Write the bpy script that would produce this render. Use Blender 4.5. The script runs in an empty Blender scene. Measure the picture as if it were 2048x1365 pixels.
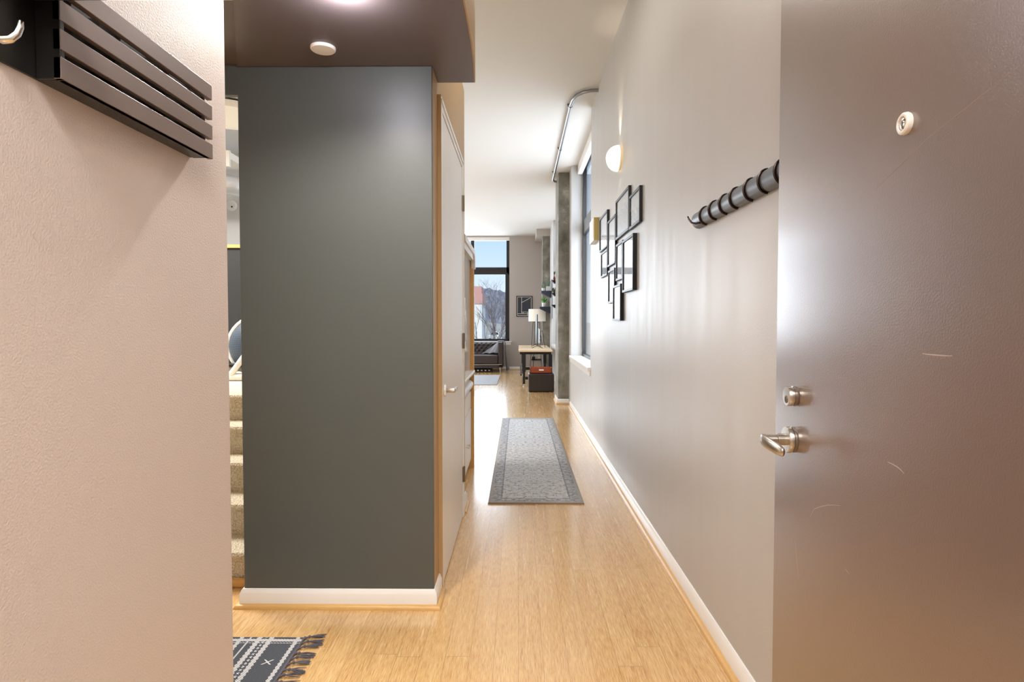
import bpy, bmesh, math, random
from mathutils import Vector, Matrix
random.seed(7)
scene = bpy.context.scene
COL = scene.collection
R = math.radians
# ------------------------------------------------------------------ camera
EYE = 1.32
F_PX = 1200.0
cam_data = bpy.data.cameras.new('camera')
cam = bpy.data.objects.new('camera', cam_data)
COL.objects.link(cam)
cam_data.sensor_width = 36.0
cam_data.lens = 36.0 * F_PX / 2048.0
cam_data.clip_start = 0.02
cam_data.clip_end = 800
yaw = math.atan(13 / F_PX)
pitch = math.atan(37 / math.hypot(F_PX, 13))
cam.location = (0, 0, EYE)
cam.rotation_euler = (math.pi / 2 - pitch, 0, yaw)
scene.camera = cam
# ------------------------------------------------------------------ colour management
scene.view_settings.view_transform = 'Standard'
scene.view_settings.look = 'None'
scene.view_settings.exposure = 0.16
scene.view_settings.gamma = 1.0
scene.view_settings.use_curve_mapping = False
scene.cycles.max_bounces = 10
scene.cycles.diffuse_bounces = 6
scene.cycles.glossy_bounces = 5
scene.cycles.transparent_max_bounces = 12
scene.cycles.sample_clamp_indirect = 6.0
scene.cycles.use_denoising = True
# ------------------------------------------------------------------ sky
def srgb(r, g, b, a=1.0):
    f = lambda c: (c / 255 / 12.92) if c / 255 <= .04045 else ((c / 255 + .055) / 1.055) ** 2.4
    return (f(r), f(g), f(b), a)
world = bpy.data.worlds.new('sky'); scene.world = world
world.use_nodes = True
wn = world.node_tree; wn.nodes.clear()
wo = wn.nodes.new('ShaderNodeOutputWorld'); wb = wn.nodes.new('ShaderNodeBackground')
wt = wn.nodes.new('ShaderNodeTexCoord'); ws = wn.nodes.new('ShaderNodeSeparateXYZ'); wr = wn.nodes.new('ShaderNodeValToRGB')
wn.links.new(wt.outputs['Generated'], ws.inputs[0]); wn.links.new(ws.outputs['Z'], wr.inputs[0])
wn.links.new(wr.outputs[0], wb.inputs[0]); wn.links.new(wb.outputs[0], wo.inputs[0])
cr = wr.color_ramp
cr.elements[0].position = 0.0; cr.elements[0].color = srgb(224, 238, 250)
cr.elements[1].position = 0.6; cr.elements[1].color = srgb(120, 178, 240)
e = cr.elements.new(0.05); e.color = srgb(218, 236, 252)
e = cr.elements.new(0.14); e.color = srgb(186, 218, 250)
wb.inputs[1].default_value = 1.0
# ------------------------------------------------------------------ daylight through the windows, plus added fill without fixtures
def area(name, loc, rot, sx, sy, power, color, spread=180):
    l = bpy.data.lights.new(name, 'AREA'); l.shape = 'RECTANGLE'; l.size = sx; l.size_y = sy
    l.energy = power; l.color = color; l.spread = R(spread)
    o = bpy.data.objects.new(name, l); o.location = loc; o.rotation_euler = [R(a) for a in rot]
    COL.objects.link(o); return o
COOL = (0.84, 0.92, 1.0); NEUT = (1.0, 0.97, 0.93); WARM = (1.0, 0.84, 0.64)
# area light faces -Z; rotate to face -X: (0, 90, 0) ; -Y: (-90,0,0)
area('daylight_hall_window', (1.20, 8.05, 2.1), (0, 90, 0), 2.5, 2.4, 95, COOL)
area('daylight_desk_window', (1.20, 12.5, 2.3), (0, 90, 0), 2.9, 3.3, 48, COOL)
area('daylight_end_window', (-1.95, 17.15, 2.3), (-90, 0, 0), 3.2, 2.8, 165, COOL)
area('unseen_far_daylight', (-4.7, 16.6, 2.2), (-90, 0, 0), 2.5, 2.8, 270, COOL)  # added light for a window out of view, gives the front door its glare
area('unseen_left_daylight', (-5.85, 11.0, 2.2), (0, -90, 0), 2.8, 6.0, 50, COOL)  # added fill for side windows out of view; that wall is solid
area('stair_fill', (-3.9, 4.6, 3.5), (0, 12, 0), 1.6, 1.6, 300, NEUT)  # added fill to brighten the stair, no fixture here
area('living_room_fill', (-1.8, 11.5, 3.6), (0, 0, 0), 1.5, 3.0, 25, NEUT)  # added overhead fill for the living room, no fixture modelled
area('entry_fill', (0.15, -0.9, 3.55), (0, 0, 0), 1.2, 0.9, 94, (1.0, 0.965, 0.92))  # unseen fill behind the camera, added to light the foreground
area('hall_fill', (-0.05, 3.6, 3.6), (0, 0, 0), 0.5, 1.2, 14, (1.0, 0.94, 0.86))  # added soft fill over the hall, not a real fitting
sun = bpy.data.lights.new('sun', 'SUN'); sun.energy = 2.6; sun.angle = R(1.0); sun.color = (1.0, .95, .88)
so = bpy.data.objects.new('sun', sun); so.rotation_euler = (R(50), 0, R(8)); COL.objects.link(so)

# ------------------------------------------------------------------ material helpers
def mat(name, color, rough=0.5, metal=0.0, spec=0.5, coat=0.0, emis=None, estr=0.0, bump=None, noise=None, coat_rough=0.1, sheen=0.0):
    m = bpy.data.materials.new(name); m.use_nodes = True
    nt = m.node_tree; b = nt.nodes['Principled BSDF']
    b.inputs['Base Color'].default_value = color
    b.inputs['Roughness'].default_value = rough
    b.inputs['Metallic'].default_value = metal
    b.inputs['Specular IOR Level'].default_value = spec
    b.inputs['Coat Weight'].default_value = coat
    b.inputs['Coat Roughness'].default_value = coat_rough
    b.inputs['Sheen Weight'].default_value = sheen
    if emis:
        b.inputs['Emission Color'].default_value = emis; b.inputs['Emission Strength'].default_value = estr
    tc = nt.nodes.new('ShaderNodeTexCoord')
    if noise:                                  # (scale, amount, stretch xyz)
        mp = nt.nodes.new('ShaderNodeMapping'); mp.inputs['Scale'].default_value = noise[2] if len(noise) > 2 else (1, 1, 1)
        n = nt.nodes.new('ShaderNodeTexNoise'); n.inputs['Scale'].default_value = noise[0]; n.inputs['Detail'].default_value = 5
        mx = nt.nodes.new('ShaderNodeMix'); mx.data_type = 'RGBA'
        k = noise[1]
        mx.inputs['A'].default_value = [min(1, c * (1 - k)) for c in color[:3]] + [1]
        mx.inputs['B'].default_value = [min(1, c * (1 + k)) for c in color[:3]] + [1]
        nt.links.new(tc.outputs['Object'], mp.inputs[0]); nt.links.new(mp.outputs[0], n.inputs['Vector'])
        nt.links.new(n.outputs['Fac'], mx.inputs['Factor']); nt.links.new(mx.outputs['Result'], b.inputs['Base Color'])
    if bump:                                   # (scale, strength, distance)
        n = nt.nodes.new('ShaderNodeTexNoise'); n.inputs['Scale'].default_value = bump[0]; n.inputs['Detail'].default_value = 3
        bp = nt.nodes.new('ShaderNodeBump'); bp.inputs['Strength'].default_value = bump[1]; bp.inputs['Distance'].default_value = bump[2]
        nt.links.new(tc.outputs['Object'], n.inputs['Vector']); nt.links.new(n.outputs['Fac'], bp.inputs['Height'])
        nt.links.new(bp.outputs[0], b.inputs['Normal'])
    return m

class NT:
    """tiny node-writing helper"""
    def __init__(s, m): s.t = m.node_tree; s.b = s.t.nodes['Principled BSDF']
    def math(s, op, a, b=None, c=None):
        n = s.t.nodes.new('ShaderNodeMath'); n.operation = op
        for i, v in enumerate((a, b, c)):
            if v is None: continue
            if isinstance(v, (int, float)): n.inputs[i].default_value = v
            else: s.t.links.new(v, n.inputs[i])
        return n.outputs[0]
    def mix(s, f, a, b):
        n = s.t.nodes.new('ShaderNodeMix'); n.data_type = 'RGBA'
        for k, v in (('Factor', f), ('A', a), ('B', b)):
            if isinstance(v, (int, float)): n.inputs[k].default_value = v
            elif isinstance(v, tuple): n.inputs[k].default_value = v
            else: s.t.links.new(v, n.inputs[k])
        return n.outputs['Result']
    def xyz(s):
        tc = s.t.nodes.new('ShaderNodeTexCoord'); sp = s.t.nodes.new('ShaderNodeSeparateXYZ')
        s.t.links.new(tc.outputs['Object'], sp.inputs[0]); s.tc = tc.outputs['Object']
        return sp.outputs
    def comb(s, x, y, z=0.0):
        n = s.t.nodes.new('ShaderNodeCombineXYZ')
        for i, v in enumerate((x, y, z)):
            if isinstance(v, (int, float)): n.inputs[i].default_value = v
            else: s.t.links.new(v, n.inputs[i])
        return n.outputs[0]
    def noise(s, vec, scale=5, detail=3, rough=.5):
        n = s.t.nodes.new('ShaderNodeTexNoise'); n.inputs['Scale'].default_value = scale
        n.inputs['Detail'].default_value = detail; n.inputs['Roughness'].default_value = rough
        s.t.links.new(vec, n.inputs['Vector']); return n.outputs['Fac']
    def white(s, vec):
        n = s.t.nodes.new('ShaderNodeTexWhiteNoise'); s.t.links.new(vec, n.inputs['Vector']); return n.outputs['Value']
    def ramp(s, f, *stops):
        n = s.t.nodes.new('ShaderNodeValToRGB'); s.t.links.new(f, n.inputs[0])
        el = n.color_ramp.elements
        el[0].position, el[0].color = stops[0]; el[1].position, el[1].color = stops[-1]
        for p, c in stops[1:-1]:
            q = el.new(p); q.color = c
        return n.outputs[0]
    def bump(s, h, strength, dist):
        n = s.t.nodes.new('ShaderNodeBump'); n.inputs['Strength'].default_value = strength; n.inputs['Distance'].default_value = dist
        s.t.links.new(h, n.inputs['Height']); s.t.links.new(n.outputs[0], s.b.inputs['Normal'])
    def color(s, c): s.t.links.new(c, s.b.inputs['Base Color'])
    def rough(s, c): s.t.links.new(c, s.b.inputs['Roughness'])

# ------------------------------------------------------------------ materials
M = {}
M['wall_grey'] = mat('light grey paint', srgb(190, 188, 186), rough=0.38, spec=0.5, bump=(140, .12, .003))

M['wall_left'] = mat('pale warm grey paint', srgb(216, 204, 197), rough=0.5, spec=0.4, bump=(260, .35, .003))
M['ceiling'] = mat('white ceiling paint', srgb(214, 213, 211), rough=0.8, bump=(60, .1, .004))
M['dark_wall'] = mat('charcoal paint', srgb(86, 90, 87), rough=0.4, spec=0.5, bump=(220, .12, .002))
M['soffit'] = mat('dark brown grey soffit paint', srgb(98, 88, 86), rough=0.42, spec=0.5, bump=(220, .1, .002))
M['ochre'] = mat('ochre paint', srgb(186, 154, 110), rough=0.5, bump=(200, .1, .002))
M['white_paint'] = mat('white trim paint', srgb(243, 241, 238), rough=0.28, spec=0.5)
M['door_white'] = mat('white door paint', srgb(243, 241, 238), rough=0.38, noise=(3, .03, (6, 6, 1)))
M['far_wall'] = mat('taupe grey paint', srgb(182, 175, 170), rough=0.6)
M['black_frame'] = mat('black window metal', srgb(16, 16, 18), rough=0.45)
M['steel'] = mat('brushed nickel', srgb(196, 190, 182), rough=0.28, metal=1.0)
M['bronze'] = mat('dull nickel hinge', srgb(140, 128, 112), rough=0.35, metal=1.0)
M['galv'] = mat('galvanized conduit steel', srgb(150, 152, 155), rough=0.35, metal=1.0)
M['black'] = mat('black lacquer', srgb(12, 12, 13), rough=0.42, spec=.35)
M['matte_black'] = mat('matte black', srgb(24, 24, 25), rough=0.6)
M['rack_black'] = mat('black rack panel', srgb(26, 25, 23), rough=0.3)
M['rack_slat'] = mat('dark taupe slat', srgb(122, 107, 101), rough=0.4, bump=(300, .1, .001))
M['chrome'] = mat('chrome', srgb(225, 222, 216), rough=0.12, metal=1.0)
M['white_plastic'] = mat('white plastic', srgb(236, 234, 228), rough=0.4)
M['shoe_wood'] = mat('honey wood trim', srgb(214, 170, 104), rough=0.35, noise=(20, .15, (1, 12, 1)))
M['cab_cream'] = mat('cream cabinet paint', srgb(232, 226, 216), rough=0.4)
M['cab_wood'] = mat('maple wood edge', srgb(206, 158, 92), rough=0.4, noise=(12, .14, (8, 8, 1)))
M['concrete'] = mat('raw concrete', srgb(122, 120, 110), rough=0.75, bump=(60, .5, .006))
M['desk_wood'] = mat('light wood desk top', srgb(224, 196, 156), rough=0.35, noise=(8, .1, (12, 1, 1)))
M['leather'] = mat('dark brown leather', srgb(58, 48, 46), rough=0.38, bump=(90, .25, .003), noise=(6, .2))
M['leather_box'] = mat('black brown leather', srgb(44, 34, 32), rough=0.42, bump=(90, .3, .003), noise=(8, .25))
M['rust'] = mat('rust leather', srgb(158, 72, 34), rough=0.4, noise=(10, .12))
M['throw'] = mat('grey throw fabric', srgb(112, 110, 114), rough=0.9, bump=(300, .5, .004), sheen=.3)
M['throw_light'] = mat('pale grey throw fabric', srgb(176, 172, 176), rough=0.9, bump=(300, .5, .004), sheen=.3)
M['shade'] = mat('white linen shade', srgb(240, 236, 226), rough=0.85, emis=srgb(255, 244, 226), estr=0.12)
M['navy'] = mat('navy black shelf', srgb(44, 50, 66), rough=0.45)
M['pot'] = mat('white ceramic', srgb(236, 236, 232), rough=0.35)
M['leaf'] = mat('bright green leaf', srgb(58, 148, 40), rough=0.5, noise=(14, .3))
M['leaf_grey'] = mat('grey green leaf', srgb(120, 146, 130), rough=0.6, noise=(14, .25))
M['leaf_dark'] = mat('dark green leaf', srgb(64, 78, 40), rough=0.6, noise=(14, .25))
M['soil'] = mat('soil', srgb(52, 40, 30), rough=0.9)
M['grey_board'] = mat('grey fabric board', srgb(138, 140, 142), rough=0.85)
M['glass_frost'] = mat('pale glass panel', srgb(206, 210, 212), rough=0.12, spec=0.6)
M['bark'] = mat('bare bark', srgb(128, 120, 118), rough=0.9)
M['brick'] = mat('red brick', srgb(196, 150, 140), rough=0.9)
M['stucco'] = mat('white stone wall', srgb(222, 220, 214), rough=0.9, noise=(1.2, .18))
M['rail'] = mat('satin blue grey rail', srgb(88, 95, 104), rough=0.36, spec=0.6)
M['rail_hook'] = mat('glossy dark hook metal', srgb(64, 52, 48), rough=0.25, metal=0.8)
M['plug'] = mat('beige plastic', srgb(214, 202, 184), rough=0.5)
M['mesh_edge'] = mat('white tube', srgb(236, 234, 230), rough=0.3)
M['scuff'] = mat('pale scuff', srgb(168, 152, 142), rough=0.6)
M['scuff_dim'] = mat('dim scuff', srgb(128, 108, 98), rough=0.5)

# bamboo floor: boards along Y, strand fibres, fine joints
m = mat('strand bamboo boards', srgb(214, 172, 112), rough=0.22, spec=0.5, coat=0.6, coat_rough=0.12); M['floor'] = m
n = NT(m); x, y, z = n.xyz()
row = n.math('FLOOR', n.math('DIVIDE', x, .096))
off = n.math('MULTIPLY', n.white(n.comb(row, 3.0)), 1.8)
yy = n.math('ADD', y, off)
brd = n.math('FLOOR', n.math('DIVIDE', yy, 1.83))
tone = n.white(n.comb(row, brd))
fib = n.noise(n.comb(n.math('MULTIPLY', x, 330.0), n.math('MULTIPLY', yy, 16.0), n.math('MULTIPLY', tone, 30)), 1.0, 4, .65)
fib2 = n.noise(n.comb(n.math('MULTIPLY', x, 60.0), n.math('MULTIPLY', yy, 2.0), n.math('MULTIPLY', tone, 11)), 1.0, 3, .6)
c1 = n.ramp(fib, (.3, srgb(146, 94, 44)), (.46, srgb(204, 156, 96)), (.56, srgb(216, 176, 116)), (.74, srgb(238, 210, 160)))
c2 = n.ramp(fib2, (.3, srgb(188, 142, 88)), (.7, srgb(232, 204, 156)))
c = n.mix(.24, c1, c2)
c = n.mix(n.math('MULTIPLY', tone, .28), c, srgb(240, 206, 150))
fx = n.math('FRACT', n.math('DIVIDE', x, .096)); fy = n.math('FRACT', n.math('DIVIDE', yy, 1.83))
gx = n.math('LESS_THAN', n.math('MINIMUM', fx, n.math('SUBTRACT', 1.0, fx)), .012)
gy = n.math('LESS_THAN', n.math('MINIMUM', fy, n.math('SUBTRACT', 1.0, fy)), .0007)
gap = n.math('MAXIMUM', gx, gy)
c = n.mix(n.math('MULTIPLY', gap, .42), c, srgb(120, 84, 48))
n.color(c)
n.rough(n.math('ADD', .17, n.math('MULTIPLY', fib2, .16)))
n.bump(n.math('SUBTRACT', n.math('MULTIPLY', fib, .25), gap), .18, .002)

n = NT(M['wall_grey']); x, y, z = n.xyz()
n.rough(n.math('ADD', .35, n.math('MULTIPLY', n.noise(n.comb(n.math('MULTIPLY', y, 9.0), n.math('MULTIPLY', z, .8), x), 1.0, 4), .16)))
# front door paint: brown with satin sheen
m = mat('brown satin door paint', srgb(104, 84, 76), rough=0.32, spec=0.9, coat=1.0, coat_rough=0.24); M['front_door'] = m
n = NT(m); x, y, z = n.xyz()
hh = n.noise(n.tc, 260, 3, .6); h2 = n.noise(n.tc, 2.2, 3, .5)
n.color(n.mix(h2, srgb(102, 81, 71), srgb(116, 94, 84)))
n.bump(hh, .28, .002)

# grey faded runner
m = mat('faded grey woven runner', srgb(170, 170, 172), rough=0.95, spec=.1, sheen=.2); M['runner'] = m
n = NT(m); x, y, z = n.xyz()     # local, centre origin: half width .348, half length 1.93
ax_ = n.math('ABSOLUTE', x); ay = n.math('ABSOLUTE', y)
dx = n.math('SUBTRACT', .348, ax_); dy = n.math('SUBTRACT', 1.93, ay); d = n.math('MINIMUM', dx, dy)
sym = n.comb(n.math('MULTIPLY', ax_, 1.0), y)
p1 = n.noise(n.comb(n.math('MULTIPLY', ax_, 30.0), n.math('MULTIPLY', y, 26.0)), 1.0, 4, .6)
p2 = n.noise(n.comb(n.math('MULTIPLY', x, 90.0), n.math('MULTIPLY', y, 60.0)), 1.0, 3, .6)
field = n.ramp(n.math('ADD', n.math('MULTIPLY', p1, .6), n.math('MULTIPLY', p2, .4)), (.40, srgb(112, 114, 120)), (.47, srgb(178, 179, 182)), (.62, srgb(206, 207, 208)))
bord = n.ramp(n.math('ADD', n.math('MULTIPLY', p1, .7), n.math('MULTIPLY', p2, .3)), (.38, srgb(104, 107, 114)), (.50, srgb(154, 156, 160)), (.62, srgb(190, 191, 193)))
inb = n.math('LESS_THAN', d, .095)
c = n.mix(inb, field, bord)
l1 = n.math('LESS_THAN', n.math('ABSOLUTE', n.math('SUBTRACT', d, .095)), .005)
c = n.mix(n.math('MULTIPLY', l1, .7), c, srgb(92, 95, 104))
c = n.mix(n.math('LESS_THAN', d, .024), c, srgb(172, 170, 168))
n.color(c); n.bump(p2, .5, .004)

# charcoal and white kilim, local: right edge x=0 going to -x, y from -.85 to 0
m = mat('charcoal kilim weave', srgb(60, 62, 66), rough=0.95, spec=.1); M['kilim'] = m
n = NT(m); x, y, z = n.xyz()
weave = n.noise(n.comb(n.math('MULTIPLY', x, 160.0), n.math('MULTIPLY', y, 420.0)), 1.0, 3, .6)
base = n.mix(weave, srgb(54, 57, 62), srgb(98, 101, 108))
u = n.math('MULTIPLY', x, -1.0)
per = n.math('MODULO', u, .235)
zig = n.math('ABSOLUTE', n.math('SUBTRACT', n.math('FRACT', n.math('MULTIPLY', y, 46.0)), .5))
def band(c0, w, wob=0.0):
    dd = n.math('ABSOLUTE', n.math('SUBTRACT', per, n.math('ADD', c0, n.math('MULTIPLY', zig, wob))))
    return n.math('LESS_THAN', dd, w)
b1 = band(.022, .008, .010); b2 = band(.132, .010, .012); b3 = band(.186, .010, -.012)
b4 = n.math('MULTIPLY', band(.158, .0045), n.math('GREATER_THAN', zig, .22))
b5 = band(.222, .0035)
bb = n.math('MAXIMUM', n.math('MAXIMUM', b1, b2), n.math('MAXIMUM', n.math('MAXIMUM', b3, b4), b5))
top = n.math('LESS_THAN', n.math('ABSOLUTE', n.math('ADD', y, .026)), .009)
top = n.math('MAXIMUM', top, n.math('LESS_THAN', n.math('ABSOLUTE', n.math('ADD', y, .047)), .002))
strand = n.math('GREATER_THAN', n.math('FRACT', n.math('MULTIPLY', n.math('ADD', y, n.math('MULTIPLY', x, .6)), 130.0)), .3)
wht = n.math('MULTIPLY', n.math('MAXIMUM', bb, top), strand)
# small crossed motifs in the wide band
my = n.math('SUBTRACT', n.math('FRACT', n.math('DIVIDE', n.math('ADD', y, .265), .16)), .5); my = n.math('MULTIPLY', my, .16)
mxx = n.math('SUBTRACT', per, .078)
dia = n.math('ABSOLUTE', n.math('SUBTRACT', n.math('ABSOLUTE', mxx), n.math('ABSOLUTE', my)))
mot = n.math('MULTIPLY', n.math('LESS_THAN', dia, .0035), n.math('MULTIPLY', n.math('LESS_THAN', n.math('ABSOLUTE', my), .017), n.math('LESS_THAN', y, -.08)))
wht = n.math('MAXIMUM', wht, mot)
n.color(n.mix(wht, base, srgb(214, 214, 214))); n.bump(weave, .6, .004)

# looped cream carpet
m = mat('cream looped carpet', srgb(214, 206, 186), rough=0.95, spec=.1); M['carpet'] = m
n = NT(m); x, y, z = n.xyz()
v = n.t.nodes.new('ShaderNodeTexVoronoi'); v.inputs['Scale'].default_value = 110; n.t.links.new(n.tc, v.inputs['Vector'])
n.color(n.ramp(v.outputs['Distance'], (.1, srgb(240, 234, 218)), (.9, srgb(190, 178, 150)))); n.bump(n.math('MULTIPLY', v.outputs['Distance'], -1.0), .8, .01)

# concrete with blotches
n = NT(M['concrete']); x, y, z = n.xyz()
n.color(n.ramp(n.noise(n.tc, 4.5, 6, .62), (.32, srgb(96, 94, 84)), (.5, srgb(128, 126, 116)), (.62, srgb(142, 140, 132)), (.72, srgb(184, 182, 174))))

# woven mesh of the chair
m = mat('dark blue woven mesh', srgb(40, 52, 70), rough=0.6); M['mesh'] = m
n = NT(m); x, y, z = n.xyz()
g1 = n.math('GREATER_THAN', n.math('FRACT', n.math('MULTIPLY', x, 130.0)), .5)
g2 = n.math('GREATER_THAN', n.math('FRACT', n.math('MULTIPLY', z, 130.0)), .5)
n.color(n.mix(n.math('MULTIPLY', g1, g2), srgb(24, 26, 32), srgb(96, 122, 150)))

# hillside of bare woods, distance haze mixed into the greys
m = mat('bare winter woods in haze', srgb(128, 132, 142), rough=1.0, spec=0); M['hill'] = m
n = NT(m); x, y, z = n.xyz()
n.color(n.ramp(n.noise(n.comb(n.math('MULTIPLY', x, 1.6), n.math('MULTIPLY', y, .15), n.math('MULTIPLY', z, 1.0)), 1.0, 6, .7), (.35, srgb(104, 106, 112)), (.5, srgb(134, 132, 136)), (.66, srgb(164, 158, 156))))
M['grass'] = mat('dry winter grass', srgb(176, 164, 148), rough=1.0, noise=(.5, .25))

# clear pane
m = bpy.data.materials.new('clear window glass'); m.use_nodes = True; nt = m.node_tree; nt.nodes.clear()
o_ = nt.nodes.new('ShaderNodeOutputMaterial'); mx_ = nt.nodes.new('ShaderNodeMixShader'); tr = nt.nodes.new('ShaderNodeBsdfTransparent'); gl = nt.nodes.new('ShaderNodeBsdfGlossy')
gl.inputs['Roughness'].default_value = .02; fc = nt.nodes.new('ShaderNodeLayerWeight'); fc.inputs[0].default_value = .5; lw = nt.nodes.new('ShaderNodeMath'); lw.operation = 'POWER'; lw.inputs[1].default_value = 6.0; nt.links.new(fc.outputs['Facing'], lw.inputs[0])
nt.links.new(lw.outputs[0], mx_.inputs[0]); nt.links.new(tr.outputs[0], mx_.inputs[1]); nt.links.new(gl.outputs[0], mx_.inputs[2]); nt.links.new(mx_.outputs[0], o_.inputs[0])
M['glass'] = m

# black-and-white prints behind glass
def print_mat(name, dark, light, horizon, seed):
    m = mat(name, srgb(150, 150, 150), rough=0.5, coat=1.0, coat_rough=0.03)
    n = NT(m); x, y, z = n.xyz()
    sky = n.noise(n.comb(n.math('MULTIPLY', y, 4.0), n.math('MULTIPLY', z, 6.0), float(seed)), 1.0, 4)
    blk = n.noise(n.comb(n.math('FLOOR', n.math('MULTIPLY', y, 42.0)), float(seed)), 3.3, 1)
    hgt = n.math('ADD', horizon, n.math('MULTIPLY', n.math('SUBTRACT', blk, .5), .16))
    city = n.math('LESS_THAN', z, hgt)
    tex = n.noise(n.comb(n.math('MULTIPLY', y, 70.0), n.math('MULTIPLY', z, 55.0), float(seed)), 1.0, 3)
    n.color(n.mix(city, n.mix(sky, light, srgb(142, 142, 142)), n.mix(tex, dark, srgb(84, 84, 84))))
    return m

# ------------------------------------------------------------------ mesh builder
class MB:
    def __init__(s): s.v = []; s.f = []
    def add(s, vs, fs):
        o = len(s.v); s.v += [Vector(p) for p in vs]; s.f += [tuple(i + o for i in f) for f in fs]; return s
    def box(s, x0, x1, y0, y1, z0, z1):
        vs = [(x, y, z) for z in (z0, z1) for y in (y0, y1) for x in (x0, x1)]
        return s.add(vs, [(0, 2, 3, 1), (4, 5, 7, 6), (0, 1, 5, 4), (2, 6, 7, 3), (0, 4, 6, 2), (1, 3, 7, 5)])
    def prism(s, poly, axis, a, b):
        """poly 2D in the two other axes (x,y)->z ; (y,z)->x ; (x,z)->y"""
        k = len(poly)
        def P(p, t): return {'z': (p[0], p[1], t), 'x': (t, p[0], p[1]), 'y': (p[0], t, p[1])}[axis]
        vs = [P(p, a) for p in poly] + [P(p, b) for p in poly]
        return s.add(vs, [tuple(range(k)), tuple(range(2 * k - 1, k - 1, -1))] + [(i, (i + 1) % k, k + (i + 1) % k, k + i) for i in range(k)])
    def ring_sweep(s, rings, closed=False, cap=True):
        n_ = len(rings[0]); vs = [p for r_ in rings for p in r_]; fs = []
        m_ = len(rings)
        for i in range(m_ if closed else m_ - 1):
            a = i * n_; b = ((i + 1) % m_) * n_
            for j in range(n_): fs.append((a + j, a + (j + 1) % n_, b + (j + 1) % n_, b + j))
        if cap and not closed: fs += [tuple(range(n_ - 1, -1, -1)), tuple(range((m_ - 1) * n_, m_ * n_))]
        return s.add(vs, fs)
    def tube(s, pts, r, n_=10, flat=None, closed=False):
        """r number or list; flat=(axis vector, factor) squashes the section along an axis"""
        pts = [Vector(p) for p in pts]; rings = []; ref = None
        for i, p in enumerate(pts):
            if closed: t = (pts[(i + 1) % len(pts)] - pts[i - 1])
            else: t = (pts[min(i + 1, len(pts) - 1)] - pts[max(i - 1, 0)])
            t.normalize()
            if ref is None: ref = Vector((0, 0, 1)) if abs(t.z) < .9 else Vector((1, 0, 0))
            a = (ref - t * ref.dot(t)).normalized(); b = t.cross(a); ref = a
            rr = r[i] if isinstance(r, (list, tuple)) else r
            ring = []
            for j in range(n_):
                q = 2 * math.pi * j / n_
                d = a * math.cos(q) * rr + b * math.sin(q) * rr
                if flat: fa = Vector(flat[0]); d = d - fa * d.dot(fa) * (1 - flat[1])
                ring.append(p + d)
            rings.append(ring)
        return s.ring_sweep(rings, closed)
    def cyl(s, a, b, r, n_=24, r2=None): return s.tube([a, b], [r, r if r2 is None else r2], n_)
    def lathe(s, c, prof, n_=28, axis='z'):
        rings = []
        for (r_, h) in prof:
            ring = []
            for j in range(n_):
                q = 2 * math.pi * j / n_
                if axis == 'z': ring.append((c[0] + r_ * math.cos(q), c[1] + r_ * math.sin(q), c[2] + h))
                elif axis == 'y': ring.append((c[0] + r_ * math.cos(q), c[1] + h, c[2] - r_ * math.sin(q)))
                else: ring.append((c[0] + h, c[1] + r_ * math.cos(q), c[2] + r_ * math.sin(q)))
            rings.append(ring)
        return s.ring_sweep(rings)
    def grid(s, fn, nu, nv, thick=None):
        vs = [fn(i / nu, j / nv) for i in range(nu + 1) for j in range(nv + 1)]
        fs = [(i * (nv + 1) + j, (i + 1) * (nv + 1) + j, (i + 1) * (nv + 1) + j + 1, i * (nv + 1) + j + 1) for i in range(nu) for j in range(nv)]
        return s.add(vs, fs)
    def molding(s, path, prof, side=1):
        """sweep profile (out, up) along a plan path; out is to the right of travel * side"""
        pts = [Vector((p[0], p[1])) for p in path]; rings = []
        for i, p in enumerate(pts):
            d0 = (p - pts[i - 1]).normalized() if i > 0 else None
            d1 = (pts[i + 1] - p).normalized() if i < len(pts) - 1 else None
            n0 = Vector((d0.y, -d0.x)) if d0 else None; n1 = Vector((d1.y, -d1.x)) if d1 else None
            if n0 and n1: nn = (n0 + n1).normalized(); nn = nn / max(.3, nn.dot(n0))
            else: nn = n0 or n1
            nn = nn * side
            rings.append([(p.x + nn.x * o, p.y + nn.y * o, h) for (o, h) in prof])
        return s.ring_sweep(rings)
    def build(s, name, material, parent=None, origin=None, bevel=0, smooth=False, label=None, cat=None, group=None, kind=None, local=False, solid=0, seg=2, sub=0):
        if parent is not None:
            org = Vector((0, 0, 0)) if local else world_loc(parent)
            loc = Vector((0, 0, 0))
        else:
            if origin is None:
                xs = [v.x for v in s.v]; ys = [v.y for v in s.v]; zs = [v.z for v in s.v]
                origin = ((min(xs) + max(xs)) / 2, (min(ys) + max(ys)) / 2, min(zs))
            org = Vector(origin); loc = org
        me = bpy.data.meshes.new(name); me.from_pydata([v - org for v in s.v], [], s.f); me.update()
        bm = bmesh.new(); bm.from_mesh(me); bmesh.ops.recalc_face_normals(bm, faces=bm.faces)
        bm.normal_update()
        ang = [(e_, e_.calc_face_angle(0)) for e_ in bm.edges if len(e_.link_faces) == 2]
        curved = smooth or (not bevel and any(R(3) < a_ < R(34) for _, a_ in ang))
        if curved and not bevel and not sub:
            bmesh.ops.split_edges(bm, edges=[e_ for e_, a_ in ang if a_ >= R(34)])
        bm.to_mesh(me); bm.free()
        o = bpy.data.objects.new(name, me); o.location = loc; COL.objects.link(o)
        o.data.materials.append(material)
        if parent is not None: o.parent = parent
        for p in me.polygons: p.use_smooth = bool(curved)
        if solid:
            md = o.modifiers.new('solid', 'SOLIDIFY'); md.thickness = solid; md.offset = 0
        if bevel:
            md = o.modifiers.new('bevel', 'BEVEL'); md.width = bevel; md.segments = seg; md.limit_method = 'ANGLE'; md.angle_limit = R(40)
        if sub:
            md = o.modifiers.new('sub', 'SUBSURF'); md.levels = sub; md.render_levels = sub
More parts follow.
